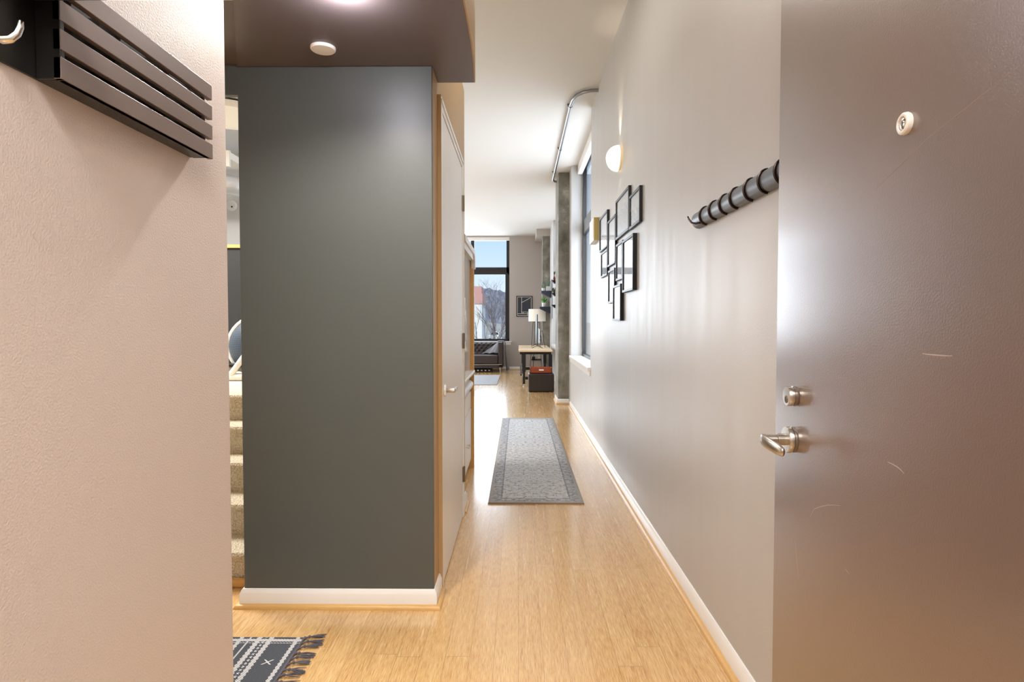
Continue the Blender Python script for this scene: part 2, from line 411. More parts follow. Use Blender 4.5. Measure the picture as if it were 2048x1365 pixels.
        if label: o['label'] = label
        if cat: o['category'] = cat
        if group: o['group'] = group
        if kind: o['kind'] = kind
        return o
def world_loc(o):
    p = Vector((0, 0, 0))
    while o is not None: p += Vector(o.location); o = o.parent
    return p
def thing(name, label, cat, loc, rz=0, group=None, kind=None):
    o = bpy.data.objects.new(name, None); o.empty_display_size = .1; COL.objects.link(o)
    o.location = loc; o.rotation_euler = (0, 0, rz); o['label'] = label; o['category'] = cat
    if group: o['group'] = group
    if kind: o['kind'] = kind
    return o
def struct(mb, name, material, label=None, **k): return mb.build(name, material, origin=(0, 0, 0), kind='structure', label=label, **k)
def sroot(name, loc=(0, 0, 0), label=None, rz=0):
    o = bpy.data.objects.new(name, None); COL.objects.link(o); o.location = loc; o.rotation_euler = (0, 0, rz); o['kind'] = 'structure'
    if label: o['label'] = label
    return o

# ================================================================== THE SHELL
XR = .815; CZ = 3.725; YF = 16.75
struct(MB().box(-6.0, 1.02, -1.6, 17.0, -.12, 0), 'floor', M['floor'], 'honey strand bamboo floor boards running down the hall')
struct(MB().box(-6.1, 1.02, -1.7, 17.0, CZ, CZ + .15), 'ceiling', M['ceiling'], 'high flat white ceiling')
# right wall with two full height window openings above a low sill wall
w = MB()
Y0, Y1, Y2, Y3 = 6.80, 9.28, 10.75, 14.2
SZ = .775
w.box(XR, 1.02, -1.6, Y0, 0, CZ).box(XR, 1.02, Y0, Y1, 0, SZ).box(XR, 1.02, Y1, Y2, 0, CZ).box(XR, 1.02, Y2, Y3, 0, SZ).box(XR, 1.02, Y3, 17.0, 0, CZ)
struct(w, 'wall_right', M['wall_grey'], 'long light grey hall wall')
# far wall with windows
WX0, WX1 = -1.33, -.255
w = MB().box(WX1, 1.02, YF, YF + .2, 0, CZ).box(-3.6, WX1, YF, YF + .2, 0, .72).box(-3.6, WX1, YF, YF + .2, 3.70, CZ).box(-6.1, -3.6, YF, YF + .2, 0, CZ)
struct(w, 'wall_far', M['far_wall'], 'taupe grey end wall of the living room')
struct(MB().box(-6.2, -6.0, -1.6, 17, 0, CZ), 'wall_outer_left', M['wall_grey'])
struct(MB().box(-6.1, 1.02, -1.8, -1.6, 0, CZ), 'wall_behind_camera', M['wall_grey'])
struct(MB().box(-.93, -.75, -1.6, 1.546, 0, CZ), 'wall_left', M['wall_left'], 'pale warm grey wall in the left foreground', bevel=.003)
# closet block
CX = -.391
struct(MB().box(-1.272, CX, 2.76, 4.36, 0, 2.985), 'wall_closet_side', M['ochre'], 'ochre closet wall beside the hall')
struct(MB().box(-1.274, CX - .0005, 2.74, 2.76, 0, 2.478), 'wall_closet_front', M['dark_wall'], 'charcoal closet wall facing the entry', bevel=.003)
# soffit over the entry
edge = [(-.215, 2.93), (-.203, 2.72), (-.198, 2.5), (-.199, 2.25), (-.204, 1.95), (-.213, 1.65), (-.226, 1.35), (-.243, 1.1), (-.25, 1.0)]
poly = [(CX - .004, 2.93)] + edge + [(-.75, 1.0), (-.75, 1.556), (-1.274, 2.74), (CX - .004, 2.74)]
struct(MB().prism(poly, 'z', 2.478, 2.77), 'ceiling_soffit', M['soffit'], 'dark brown grey lowered soffit over the entry')
fp = edge + [(a + .006, b) for a, b in reversed(edge)]
struct(MB().prism(fp, 'z', 2.4785, 2.772), 'trim_1', M['ochre'], 'ochre curved edge of the soffit')
struct(MB().prism([(-.94, 2.2), (-1.034, 2.2), (-2.5, 2.2), (-2.5, 2.74), (-1.272, 2.74), (-1.03, 2.2)][1:], 'z', 2.490, 2.77), 'ceiling_stair_soffit', M['soffit'], 'dark soffit strip in front of the stair')
struct(MB().box(-2.5, -1.0, 2.19, 2.20, 2.488, 2.80), 'trim_2', M['white_paint'])
struct(MB().box(-2.5, -1.272, 2.74, 2.77, 2.352, 2.77), 'wall_stair_header', M['dark_wall'], 'charcoal header over the stair opening')
# stair side shell
struct(MB().box(-6.0, -1.6, 8.6, 8.75, 0, CZ), 'wall_stair_back', M['ceiling'], 'white wall above the stair landing')
struct(MB().box(-6.0, -1.9, 6.6, 6.72, .84, 2.14), 'wall_landing_half', M['matte_black'], 'black half height wall on the landing')
struct(MB().box(-6.0, -1.9, 6.57, 6.75, 2.14, 2.175), 'trim_3', M['cab_wood'], 'wooden cap on the black half wall')
# baseboards
prof = [(0, 0), (.015, 0), (.015, .064), (.011, .071), (.009, .078), (.004, .085), (0, .086)]
qr = [(.015, 0), (.036, 0), (.035, .007), (.031, .013), (.024, .018), (.015, .020)]
def base(path, n1, side=1, lab=None, pr=prof):
    o = struct(MB().molding(path, pr, side), n1, M['white_paint'], lab)
    MB().molding(path, qr, side).build('shoe_molding', M['shoe_wood'], o, label='honey wood quarter round')
base([(-1.276, 2.85), (-1.276, 2.738), (CX, 2.738), (CX, 2.912)], 'baseboard_closet', side=1, lab='white baseboard around the foot of the charcoal wall')
base([(XR, 9.40), (XR, .80)], 'baseboard_right', lab='white baseboard along the long grey hall wall')
base([(.638, 10.3), (.638, 9.68), (XR, 9.68)], 'baseboard_pillar', side=1, lab='white baseboard at the concrete pillar foot')
base([(-6, YF), (XR, YF)], 'baseboard_far', lab='white baseboard on the end wall')
base([(CX, 4.095), (CX, 4.36)], 'baseboard_hall_left', side=1, lab='short white baseboard just past the closet door')
# concrete pillars
struct(MB().box(.64, XR + .02, 9.70, 10.45, 0, CZ), 'pillar_1', M['concrete'], 'rough concrete pillar against the right wall past the hall window', bevel=.012)
struct(MB().box(.62, XR + .02, 15.6, 16.1, 0, 3.56), 'pillar_2', M['concrete'], 'far concrete pillar in the corner behind the desk', bevel=.01)
struct(MB().box(.46, XR + .02, 15.5, 16.76, 3.55, CZ), 'wall_far_bulkhead', M['far_wall'], 'small grey bulkhead at the far corner of the ceiling')

# ---- window 1 (hall, right wall)
def side_window(name, ya, yb, lab):
    r_ = sroot(name, (1.0, (ya + yb) / 2, SZ), lab)
    f = MB()
    for yy_ in (ya, (ya + yb) / 2 - .03, yb - .06): f.box(.985, 1.04, yy_, yy_ + .06, SZ, CZ)
    f.box(.985, 1.04, ya, yb, SZ, SZ + .07); f.box(.985, 1.04, ya, yb, 2.66, 2.86); f.box(.985, 1.04, ya, yb, CZ - .06, CZ)
    f.build('window_frame', M['win_grey'], r_)
    MB().box(1.008, 1.012, ya + .05, yb - .05, SZ + .05, CZ - .05).build('pane', M['glass'], r_)
    MB().box(XR - .035, .985, ya - .02, yb + .0, SZ - .005, SZ + .035).build('window_sill', M['white_paint'], r_, bevel=.004, label='white window sill')
    MB().box(XR - .018, XR, ya - .03, yb + .0, SZ - .06, SZ - .006).build('apron', M['white_paint'], r_, bevel=.003)
    v_ = MB().box(.905, .975, ya + .02, yb - .02, CZ - .14, CZ).build('blind_valance', M['white_paint'], r_, bevel=.004, label='white roller blind valance')
M['win_grey'] = mat('dark grey window metal', srgb(44, 44, 46), rough=.4)
side_window('window_1', Y0 + .001, Y1 - .001, 'tall hall window with a white sill in the right wall')
side_window('window_3', Y2 + .001, Y3 - .001, 'window behind the concrete pillar beside the desk')

# ---- window 2 (far wall)
r_ = sroot('window_2', (-1.8, YF, .72), 'tall black framed window at the end of the living room')
f = MB(); yb0, yb1 = YF + .04, YF + .10
f.box(-3.6, WX1, yb0, yb1, .80, .865); f.box(-3.6, WX1, yb0, yb1, 2.66, 2.86); f.box(-3.6, WX1, yb0, yb1, 3.62, 3.70)
f.box(-.335, WX1, yb0, yb1, .80, 3.70); f.box(-.365, -.30, yb0 - .01, yb1, .80, 2.70); f.box(-1.325, -1.235, yb0, yb1, .80, 3.70); f.box(-2.5, -2.41, yb0, yb1, .80, 3.70); f.box(-3.6, -3.54, yb0, yb1, .80, 3.70)
f.build('window_frame', M['black_frame'], r_)
MB().box(-3.55, -.31, YF + .068, YF + .072, .84, 3.66).build('pane', M['glass'], r_)
MB().box(-3.65, -.195, YF - .05, YF + .04, .775, .80).build('window_sill', M['white_paint'], r_, bevel=.004)
MB().box(-3.62, -.215, YF - .018, YF, .70, .775).build('apron', M['white_paint'], r_)
MB().box(-3.6, WX1, YF + .0, YF + .06, 3.60, 3.695).build('blind_valance', M['white_paint'], r_, label='white roller blind valance')

# ================================================================== CLOSET DOOR (in the left hall wall)
r_ = sroot('door_2', (CX, 3.5, 0), 'white closet door in the ochre hall wall')
XD = -.373
c_ = MB().box(CX, XD, 2.914, 2.970, 0, 2.417).box(CX, XD, 4.024, 4.082, 0, 2.417).box(CX, XD, 2.970, 4.024, 2.355, 2.417)
c_.build('casing', M['white_paint'], r_, bevel=.003)
MB().box(XD, XD + .005, 2.93, 4.066, 2.385, 2.405).box(XD, XD + .005, 4.046, 4.066, 0, 2.405).build('casing_bead', M['white_paint'], r_, bevel=.002)
MB().box(CX - .01, XD + .001, 2.9125, 2.9142, .0, 2.417).build('casing_edge', M['ochre'], r_, label='ochre edge of the casing')  # thin ochre strip along the near edge of the casing
dr = MB().box(CX + .002, XD - .004, 2.973, 4.020, .008, 2.350).build('door_panel', M['door_white'], r_, bevel=.002)
for zc in (2.115, 1.197, .295):
    h = MB().box(XD - .006, XD + .003, 4.006, 4.050, zc - .05, zc + .05); h.cyl((XD + .006, 4.026, zc - .052), (XD + .006, 4.026, zc + .052), .007, 10)
    h.build('hinge', M['bronze'], r_, label='dull nickel hinge')
MB().cyl((XD - .003, 3.035, .975), (XD + .008, 3.035, .975), .030, 28).build('rosette', M['white_paint'], r_)
h = MB().cyl((XD + .004, 3.035, .975), (XD + .05, 3.035, .975), .0125, 20)
h.tube([(XD + .044, 3.035, .975), (XD + .047, 3.06, .975), (XD + .047, 3.15, .974)], [.012, .012, .010], 14, flat=((1, 0, 0), .6))
h.build('lever_handle', M['steel'], r_, smooth=True, label='brushed nickel lever', bevel=.001)

# ================================================================== FRONT DOOR (open, right foreground)
th = R(-3.5)
ax = Vector((math.sin(th), -math.cos(th), 0))
fd = sroot('door_1', (.748, 1.747, 0), 'open brown front door', rz=math.atan2(ax.y, ax.x))
# local: x runs from the latch edge to the hinge edge, -y faces the hall
MB().box(0, 1.0, 0, .045, .008, 2.42).build('door_panel', M['front_door'], fd, bevel=.002, local=True, label='brown painted door slab with pale scuffs')
LV = MB().lathe((.138, 0, 1.006), [(.0335, 0), (.0345, -.004), (.0345, -.008), (.031, -.009), (.031, -.011), (.0355, -.012), (.0355, -.019), (.0335, -.0225), (.012, -.023)], 40, 'y').build('rosette', M['steel'], fd, local=True, smooth=False, label='round brushed nickel rosette')
h = MB().cyl((.138, -.02, 1.006), (.138, -.045, 1.006), .0155, 24).cyl((.138, -.045, 1.006), (.138, -.078, 1.006), .0135, 24)
h.build('spindle', M['steel'], LV, local=True, smooth=False, bevel=.001)
pts = [(.041 + a_, b_, c_ + .008) for a_, b_, c_ in [(.088, -.070, 1.001), (.090, -.079, 1.0), (.098, -.085, .9985), (.115, -.084, .996), (.14, -.078, .992), (.165, -.070, .987), (.185, -.063, .983), (.193, -.060, .981)]]
MB().tube(pts, [.006, .0125, .0155, .0165, .0165, .016, .0145, .009], 18, flat=((.3, .95, 0), .42)).build('lever', M['steel'], LV, local=True, smooth=True, sub=1, label='curved brushed nickel lever')
DB = MB().lathe((.148, 0, 1.124), [(.025, 0), (.0265, -.004), (.0265, -.010), (.0235, -.011), (.0235, -.013), (.0262, -.014), (.0262, -.023), (.0245, -.026), (.010, -.0265)], 36, 'y').build('deadbolt', M['steel'], fd, local=True, label='round nickel deadbolt')
MB().lathe((.148, -.0262, 1.116), [(.0105, 0), (.0105, -.0012), (.0085, -.0016), (.002, -.0016)], 24, 'y').build('key_cylinder', M['bronze'], DB, local=True)
MB().box(.1470, .1490, -.0285, -.0276, 1.110, 1.122).build('keyway', M['black'], DB, local=True)
PH = MB().lathe((.634, 0, 1.683), [(.0195, 0), (.0205, -.003), (.0195, -.0085), (.017, -.0105), (.0135, -.0105), (.0125, -.006), (.0115, -.006)], 32, 'y').build('peephole', M['white_plastic'], fd, local=True, smooth=False, label='round peephole with pale rim')
MB().lathe((.634, -.005, 1.683), [(.012, 0), (.0115, -.002), (.008, -.0045), (.003, -.0055)], 24, 'y').build('lens', M['glass_lens'] if 'glass_lens' in M else M['chrome'], PH, local=True, smooth=True)
def scuff(pts, r0, mt='scuff'):
    k = len(pts)
    rad = [r0 * (0.3 + .7 * math.sin(math.pi * (i + .3) / (k - .4))) for i in range(k)]
    MB().tube([(a, 0.0, b) for a, b in pts], rad, 6, flat=((0, 1, 0), .15)).build('scuff_mark', M[mt], fd, local=True, label='pale scratch')
def line(a, b, k=8): return [(a[0] + (b[0] - a[0]) * i / (k - 1), a[1] + (b[1] - a[1]) * i / (k - 1)) for i in range(k)]
scuff(line((.507, 1.581), (.706, 1.641)), .0016, 'scuff_dim'); scuff(line((.674, 1.633), (.900, 1.676)), .0014, 'scuff_dim')
scuff([(.694, 1.2655), (.711, 1.265), (.728, 1.2648), (.75, 1.265), (.773, 1.266)], .0013)
scuff([(.591, 1.051), (.608, 1.0505), (.624, 1.049), (.637, 1.046), (.646, 1.042)], .0013)
scuff([(.245, .831), (.268, .858), (.301, .874), (.340, .890), (.372, .900), (.402, .908)], .0007)
scuff(line((.151, .820), (.165, .623)), .0006, 'scuff_dim'); scuff(line((.153, .74), (.184, .638)), .0006); scuff(line((.160, .78), (.228, .618)), .0006, 'scuff_dim'); scuff(line((.050, .70), (.045, .57)), .0006, 'scuff_dim')
scuff(line((.430, .776), (.449, .772)), .0008)
# door jamb at the hinge side
struct(MB().box(.79, XR, .60, .78, 0, 2.5), 'trim_5', M['matte_black'])

# ================================================================== COAT RACK (left foreground wall)
t = thing('coat_rack', 'black slatted wooden coat rack fixed high on the left foreground wall', 'coat rack', (-.75, 1.1, 1.697))
MB().box(-.75, -.745, .45, 1.375, 1.697, 1.862).build('back_board', M['rack_black'], t)
MB().box(-.745, -.7065, .931, .940, 1.697, 1.865).build('end_cap', M['rack_black'], t, bevel=.001)
MB().box(-.745, -.708, .940, 1.380, 1.697, 1.702).build('bottom_board', M['rack_black'], t)
for k in range(4):
    z0 = 1.697 + .0448 * k
    MB().box(-.718, -.706, .931, 1.391, z0, z0 + .0335 - (.002 if k in (1, 2) else 0)).build('slat', M['rack_slat'], t, bevel=.0008, label='taupe slat')
for yy_ in (.955, 1.075, 1.225, 1.365):
    MB().box(-.745, -.718, yy_, yy_ + .016, 1.702, 1.862).build('batten', M['rack_black'], t)
MB().box(-.745, -.63, .83, .93, 1.814, 1.83).build('shelf_ledge', M['rack_black'], t, bevel=.002)
MB().tube([(-.742, .85, 1.728), (-.738, .852, 1.722), (-.731, .855, 1.7205), (-.722, .858, 1.723), (-.7155, .861, 1.731), (-.713, .864, 1.742), (-.7135, .866, 1.751)], [.0065, .0065, .0065, .006, .0055, .005, .004], 12).build('hook', M['chrome'], t, smooth=True, label='small chrome hook')

# ================================================================== WALL HOOK RAIL (right wall)
t = thing('hook_rail', 'curved blue grey rail of flip down hooks on the right wall beside the open door', 'coat hook rail', (XR, 2.24, 1.745))
zb, zt = 1.742, 1.814
def sect(off=0.0, z0=zb, z1=zt):
    zc = (z0 + z1) / 2; hz = (z1 - z0) / 2; return [(XR - .008 - (.030 + off) * math.cos(a), zc + (hz + off) * math.sin(a)) for a in [math.pi / 2 * (-1 + i / 6) for i in range(13)]]
sec = sect()
poly = [(XR, zt)] + [(a, b) for a, b in reversed(sec)] + [(XR, zb)]
MB().prism([(a, b) for a, b in poly], 'y', 1.765, 2.72).build('rail_body', M['rail'], t, smooth=False)
for i, yc in enumerate([1.842, 1.967, 2.09, 2.23, 2.345, 2.47, 2.595]):
    o1 = sect(.0035); o2 = sect(.0)
    mb = MB().tube([(a, yc, b) for a, b in o1], .0034, 8)
    mb.prism([(a, b) for a, b in sect(.0015)] + [(a, b) for a, b in reversed(sect(-.001))], 'y', yc - .014, yc - .002)  # dark strip standing in for the shadow gap beside the hook rim
    mb.build('hook', M['rail_hook'], t, smooth=True, label='closed dark metal hook with a shadow gap strip')
MB().tube([(XR - .03, 2.62, 1.752), (XR - .045, 2.63, 1.750), (XR - .060, 2.64, 1.756), (XR - .070, 2.65, 1.772), (XR - .073, 2.655, 1.785)], [.009, .008, .006, .005, .004], 10, flat=((0, 0, 1), .6)).build('hook', M['rail_hook'], t, smooth=True, label='open dark metal hook sticking out')

# ================================================================== FRAMED PRINTS
pics = [
 ('A', 5.42, 5.93, 2.005, 2.335, 'black framed grey print right of the small white wall box', .08, 3),
 ('B', 4.97, 5.39, 1.812, 2.216, 'tall black framed print hanging second from the left in the upper row', .10, 5),
 ('C', 4.37, 4.95, 1.992, 2.312, 'largest black framed city skyline print, top of the gallery wall under the sconce', .20, 8),
 ('D', 3.975, 4.35, 1.985, 2.222, 'small black framed grey print at the top right of the gallery wall', .11, 11),
 ('E', 5.42, 5.82, 1.748, 1.985, 'small framed print lowest in the leftmost column of the gallery wall', .09, 14),
 ('F', 4.612, 4.925, 1.657, 1.952, 'slim framed print left of the thick edged frame, under the skyline print', .10, 17),
 ('G', 4.15, 4.57, 1.545, 1.936, 'thick edged framed print nearest the camera in the gallery middle row', .13, 21),
 ('H', 5.00, 5.345, 1.488, 1.776, 'framed print left of the lowest frame of the gallery', .11, 25),
 ('I', 4.655, 5.02, 1.335, 1.622, 'lowest framed print of the gallery on the grey hall wall', .10, 29)]
for nm, ya, yb, za, zb_, lab, hor, sd in pics:
    t = thing('picture_frame', lab, 'framed print', (XR, (ya + yb) / 2, za), group='framed prints on the grey hall wall')
    dpt = .030 if nm in 'GI' else .022; bw = .018
    x0 = XR - dpt; f = MB()
    f.box(x0, XR, ya, ya + bw, za, zb_).box(x0, XR, yb - bw, yb, za, zb_).box(x0, XR, ya + bw, yb - bw, za, za + bw).box(x0, XR, ya + bw, yb - bw, zb_ - bw, zb_)
    f.build('frame', M['black'], t, bevel=.0015)
    pm = print_mat('black and white print %d' % sd, srgb(34, 34, 36), srgb(104, 104, 104), hor, sd)
    MB().box(x0 + .008, x0 + .012, ya + bw, yb - bw, za + bw, zb_ - bw).build('print', pm, t)

# ================================================================== SCONCE
t = thing('wall_sconce', 'lit white glass half bowl sconce on the grey hall wall', 'wall lamp', (XR, 4.87, 2.53))
def half_shell(cx, cy, cz, rx, ry, rzu, rzd, cut, nu=24, nv=20):
    vs = []; fs = []
    zt_ = math.asin(cut)
    for i in range(nu + 1):
        la = -math.pi / 2 + (zt_ + math.pi / 2) * i / nu
        for j in range(nv + 1):
            lo = -math.pi / 2 + math.pi * j / nv
            z_ = math.sin(la) * (rzu if la > 0 else rzd)
            vs.append((cx - rx * math.cos(la) * math.cos(lo), cy + ry * math.cos(la) * math.sin(lo), cz + z_))
    for i in range(nu):
        for j in range(nv): fs.append((i * (nv + 1) + j, (i + 1) * (nv + 1) + j, (i + 1) * (nv + 1) + j + 1, i * (nv + 1) + j + 1))
    return vs, fs
M['sconce'] = mat('lit opal glass', srgb(250, 244, 230), rough=.4, emis=srgb(255, 238, 212), estr=.95)
vs, fs = half_shell(XR - .018, 4.865, 2.645, .095, .125, .092, .112, .93)
MB().add(vs, fs).build('glass_shade', M['sconce'], t, smooth=True, label='lit opal glass')
ring = [(4.865 + .108 * math.sin(a), 2.645 + (.075 if math.cos(a) > 0 else .10) * math.cos(a)) for a in [2 * math.pi * k / 28 for k in range(28)]]
MB().prism(ring, 'x', XR - .020, XR).build('back_plate', M['plug'], t, smooth=False)
def point(name, loc, power, color, rad=.03, spot=None, rot=None, blend=.5):
    l = bpy.data.lights.new(name, 'SPOT' if spot else 'POINT'); l.energy = power; l.color = color; l.shadow_soft_size = rad
    if spot: l.spot_size = R(spot); l.spot_blend = blend
    o = bpy.data.objects.new(name, l); o.location = loc; COL.objects.link(o)
    if rot: o.rotation_euler = [R(q) for q in rot]
    return o
point('sconce_bulb_up', (XR - .07, 4.865, 2.742), 8, WARM, .02, 52, (180, 14, 0), 1.0)
point('sconce_bulb_down', (XR - .03, 4.865, 2.525), .8, WARM, .012, 60, (0, 0, 0), 1.0)

# white wall box
t = thing('wall_box', 'small flat white plastic box on the wall at the window edge', 'wall unit', (XR, 6.28, 2.153))
MB().box(XR - .055, XR, 6.12, 6.47, 2.153, 2.388).build('housing', M['white_plastic'], t, bevel=.004)
MB().box(XR - .058, XR - .054, 6.15, 6.44, 2.18, 2.36).build('front_cover', M['white_plastic'], t, bevel=.001)
M['warm_lit_side'] = mat('sconce lit white plastic', srgb(196, 176, 104), rough=.5)  # warm sconce light put into the colour of the white box's near side
MB().box(XR - .050, XR - .003, 6.116, 6.121, 2.157, 2.384).build('sconce_tint', M['warm_lit_side'], t, label='near side tinted with warm sconce light')

# ================================================================== CONDUIT
t = thing('conduit_pipe', 'bent steel conduit running under the white ceiling to the concrete pillar', 'pipe', (.57, 8.2, 3.69))
zc = CZ - .030
arc = [(XR, 6.22, zc), (.74, 6.23, zc), (.67, 6.27, zc), (.61, 6.35, zc), (.578, 6.47, zc), (.57, 6.62, zc), (.57, 10.0, zc), (.575, 10.06, zc - .01), (.60, 10.10, zc - .02), (.645, 10.10, zc - .03)]
MB().tube(arc, .018, 14).build('pipe', M['galv'], t, smooth=True)
for yc in (6.66, 8.3, 9.6):
    mb = MB().tube([(.57, yc, zc), (.57, yc + .05, zc)], .023, 14); mb.box(.535, .575, yc + .015, yc + .035, zc + .008, CZ - .001)
    mb.build('clamp', M['galv'], t)

# ================================================================== CEILING FITTINGS on the soffit
t = thing('ceiling_detector', 'small flat white disc on the dark soffit', 'detector', (-.823, 2.554, 2.466))
MB().lathe((-.823, 2.554, 2.478), [(.052, 0), (.052, -.008), (.048, -.012), (.01, -.0135)], 36).build('cover', M['white_plastic'], t, smooth=False)
t = thing('recessed_light', 'round ceiling spot light above the entry in the dark soffit', 'ceiling light', (-.61, 2.10, 2.46))
MB().lathe((-.61, 2.10, 2.478), [(.055, 0), (.055, -.006), (.045, -.008), (.044, -.003)], 32).build('trim_ring', M['white_plastic'], t)
M['lamp'] = mat('lit lamp lens', (1, 1, 1, 1), emis=(.94, .93, 1, 1), estr=12)
MB().lathe((-.61, 2.10, 2.477), [(.043, 0), (.043, -.006), (.03, -.014), (.005, -.017)], 24).build('lens', M['lamp'], t)
point('soffit_spot_glow', (-.61, 2.12, 2.43), 9.0, (.92, .90, 1.0), .03)
point('soffit_spot_beam', (-.61, 2.10, 2.455), 85, (1, .95, .88), .04, 148, (0, 0, 0), .7)

# ================================================================== RUGS
t = thing('runner_rug', 'long faded grey patterned runner on the hall floor', 'rug', (.128, 6.26, 0))
def rg(u, v):
    x_ = -.348 + .696 * u; y_ = -1.93 + 3.86 * v
    return (x_, y_, .007 + .0012 * math.sin(9 * v + 3 * u))
MB().grid(rg, 10, 60).build('pile', M['runner'], t, local=True, solid=.007, smooth=True)
M['binding'] = mat('grey brown rug binding', srgb(140, 128, 116), rough=.9)
MB().box(-.350, .350, -1.938, -1.928, 0, .011).build('binding', M['binding'], t, local=True, bevel=.003)
MB().box(-.350, .350, 1.928, 1.938, 0, .011).build('binding', M['binding'], t, local=True, bevel=.003)

t = thing('kilim_rug', 'charcoal and white striped flat woven rug with tassels in the lower left foreground', 'rug', (-.892, 2.455, 0))
MB().box(-.95, 0, -.85, 0, 0, .007).build('weave', M['kilim'], t, local=True, bevel=.002)
M['tassel'] = mat('charcoal tassel yarn', srgb(92, 88, 96), rough=.95)
MB().tube([(0.002, 0, .006), (.002, -.85, .006)], .005, 8).build('hem', M['tassel'], t, local=True)
M['tassel_light'] = M['tassel']
random.seed(4)
for k in range(22):
    yc = -.006 - .0385 * k
    mb = MB(); tilt = random.uniform(-.25, .35) + (.35 if k == 0 else 0)
    kx = .024 + random.uniform(-.004, .004); ky = yc + kx * tilt
    mb.tube([(.002, yc - .006, .006), (.012, yc - .002, .008), (kx, ky, .009)], .003, 6)
    mb.tube([(.002, yc + .006, .006), (.012, yc + .002, .008), (kx, ky, .009)], .003, 6)
    mb.lathe((kx, ky, .009), [(.001, -.006), (.006, -.003), (.0065, .001), (.004, .005), (.001, .006)], 8)
    for s_ in range(9):
        a = tilt + random.uniform(-.35, .35); L_ = random.uniform(.050, .066); zz = random.uniform(.003, .009)
        mb.tube([(kx, ky, .009), (kx + L_ * .5, ky + L_ * .5 * a + random.uniform(-.003, .003), zz + .002), (kx + L_, ky + L_ * a * .9, zz * .6 + .001)], [.002, .0024, .0011], 5)
    mb.build('tassel', M['tassel'], t, local=True, smooth=True)
# pale rug in the living room
M['pale_rug'] = mat('pale grey rug', srgb(158, 160, 164), rough=.95, noise=(5, .12), bump=(120, .4, .004))
MB().box(-2.9, -.455, 12.6, 14.9, 0, .012).build('area_rug', M['pale_rug'], bevel=.004, label='pale grey area rug on the floor in front of the sofa', cat='rug')

# ================================================================== STAIR
t = thing('staircase', 'cream carpeted stair rising behind the charcoal wall', 'stairs', (-1.9, 3.0, 0))
RS, TR, D0 = .168, .2465, 2.958
for k in range(5):
    ya = D0 + TR * k; yb = D0 + TR * (k + 1) if k < 4 else 8.59; z1 = RS * (k + 1)
    xb = -1.28 if k < 4 else -1.28
    prof_ = [(ya, RS * k if k else 0), (ya, z1 - .035), (ya - .012, z1 - .03), (ya - .018, z1 - .012), (ya - .010, z1), (ya + .02, z1 + .002), (yb, z1), (yb, RS * k if k else 0)]
    MB().prism(prof_, 'x', -2.6 if k < 4 else -5.98 , xb if k < 4 else -1.6).build('carpeted_step' if k < 4 else 'landing', M['carpet'], t, smooth=False)
struct(MB().box(-2.6, -1.276, 2.925, 2.955, 0, .045), 'trim_4', M['shoe_wood'], 'honey wood strip at the foot of the carpeted stair', bevel=.01)

# mesh chair on the landing
t = thing('lounge_chair', 'white framed chair with a dark blue woven mesh shell at the stair top', 'chair', (-2.25, 5.0, .84))
cx, cy, cz = -2.18, 5.02, 1.120
def shell(u, v):
    a = -math.pi / 2 + math.pi * u; b = -math.pi / 2 + math.pi * v
    return (cx + .26 * math.cos(b) * math.sin(a), cy + .02 - .14 * math.cos(a) * math.cos(b), cz + .235 * math.sin(b))
MB().grid(shell, 20, 16).build('mesh_shell', M['mesh'], t, smooth=True)
MB().tube([(cx + .272 * math.sin(a), cy + .03, cz + .25 * math.cos(a)) for a in [2 * math.pi * k / 40 for k in range(40)]], .022, 10, closed=True).build('rim', M['mesh_edge'], t, smooth=True)
mb = MB().tube([(cx - .42, cy - .14, .873), (cx + .30, cy - .14, .873)], .032, 14)
mb.build('base_tube', M['mesh_edge'], t, smooth=True)
MB().tube([(cx - .17, cy - .15, .895), (cx - .085, cy - .15, 1.01), (cx + .03, cy - .15, 1.165)], .024, 14).build('diagonal_tube', M['mesh_edge'], t, smooth=True)
M['pad'] = mat('grey beige pad', srgb(150, 140, 124), rough=.9)
MB().box(cx - .26, cx + .16, cy - .10, cy + .12, .915, .955).build('seat_pad', M['pad'], t, bevel=.015)
MB().box(cx - .26, cx + .16, cy - .11, cy + .12, .956, .975).build('seat_band', M['black'], t, bevel=.005)

# ceiling dome over the stair
t = thing('dome_light', 'white dome ceiling light with a thin black band above the stair', 'ceiling light', (-2.98, 6.2, 3.36))
MB().lathe((-2.98, 6.2, 3.725), [(.40, 0), (.40, -.03), (.37, -.20), (.355, -.215)], 40).build('canopy', M['white_plastic'], t, smooth=False)
MB().lathe((-2.98, 6.2, 3.51), [(.362, 0), (.367, -.003), (.367, -.009), (.360, -.012)], 40).build('band', M['black'], t)
MB().lathe((-2.98, 6.2, 3.495), [(.355, 0), (.34, -.06), (.27, -.11), (.15, -.14), (.02, -.15)], 40).build('diffuser', M['white_plastic'], t, smooth=True)
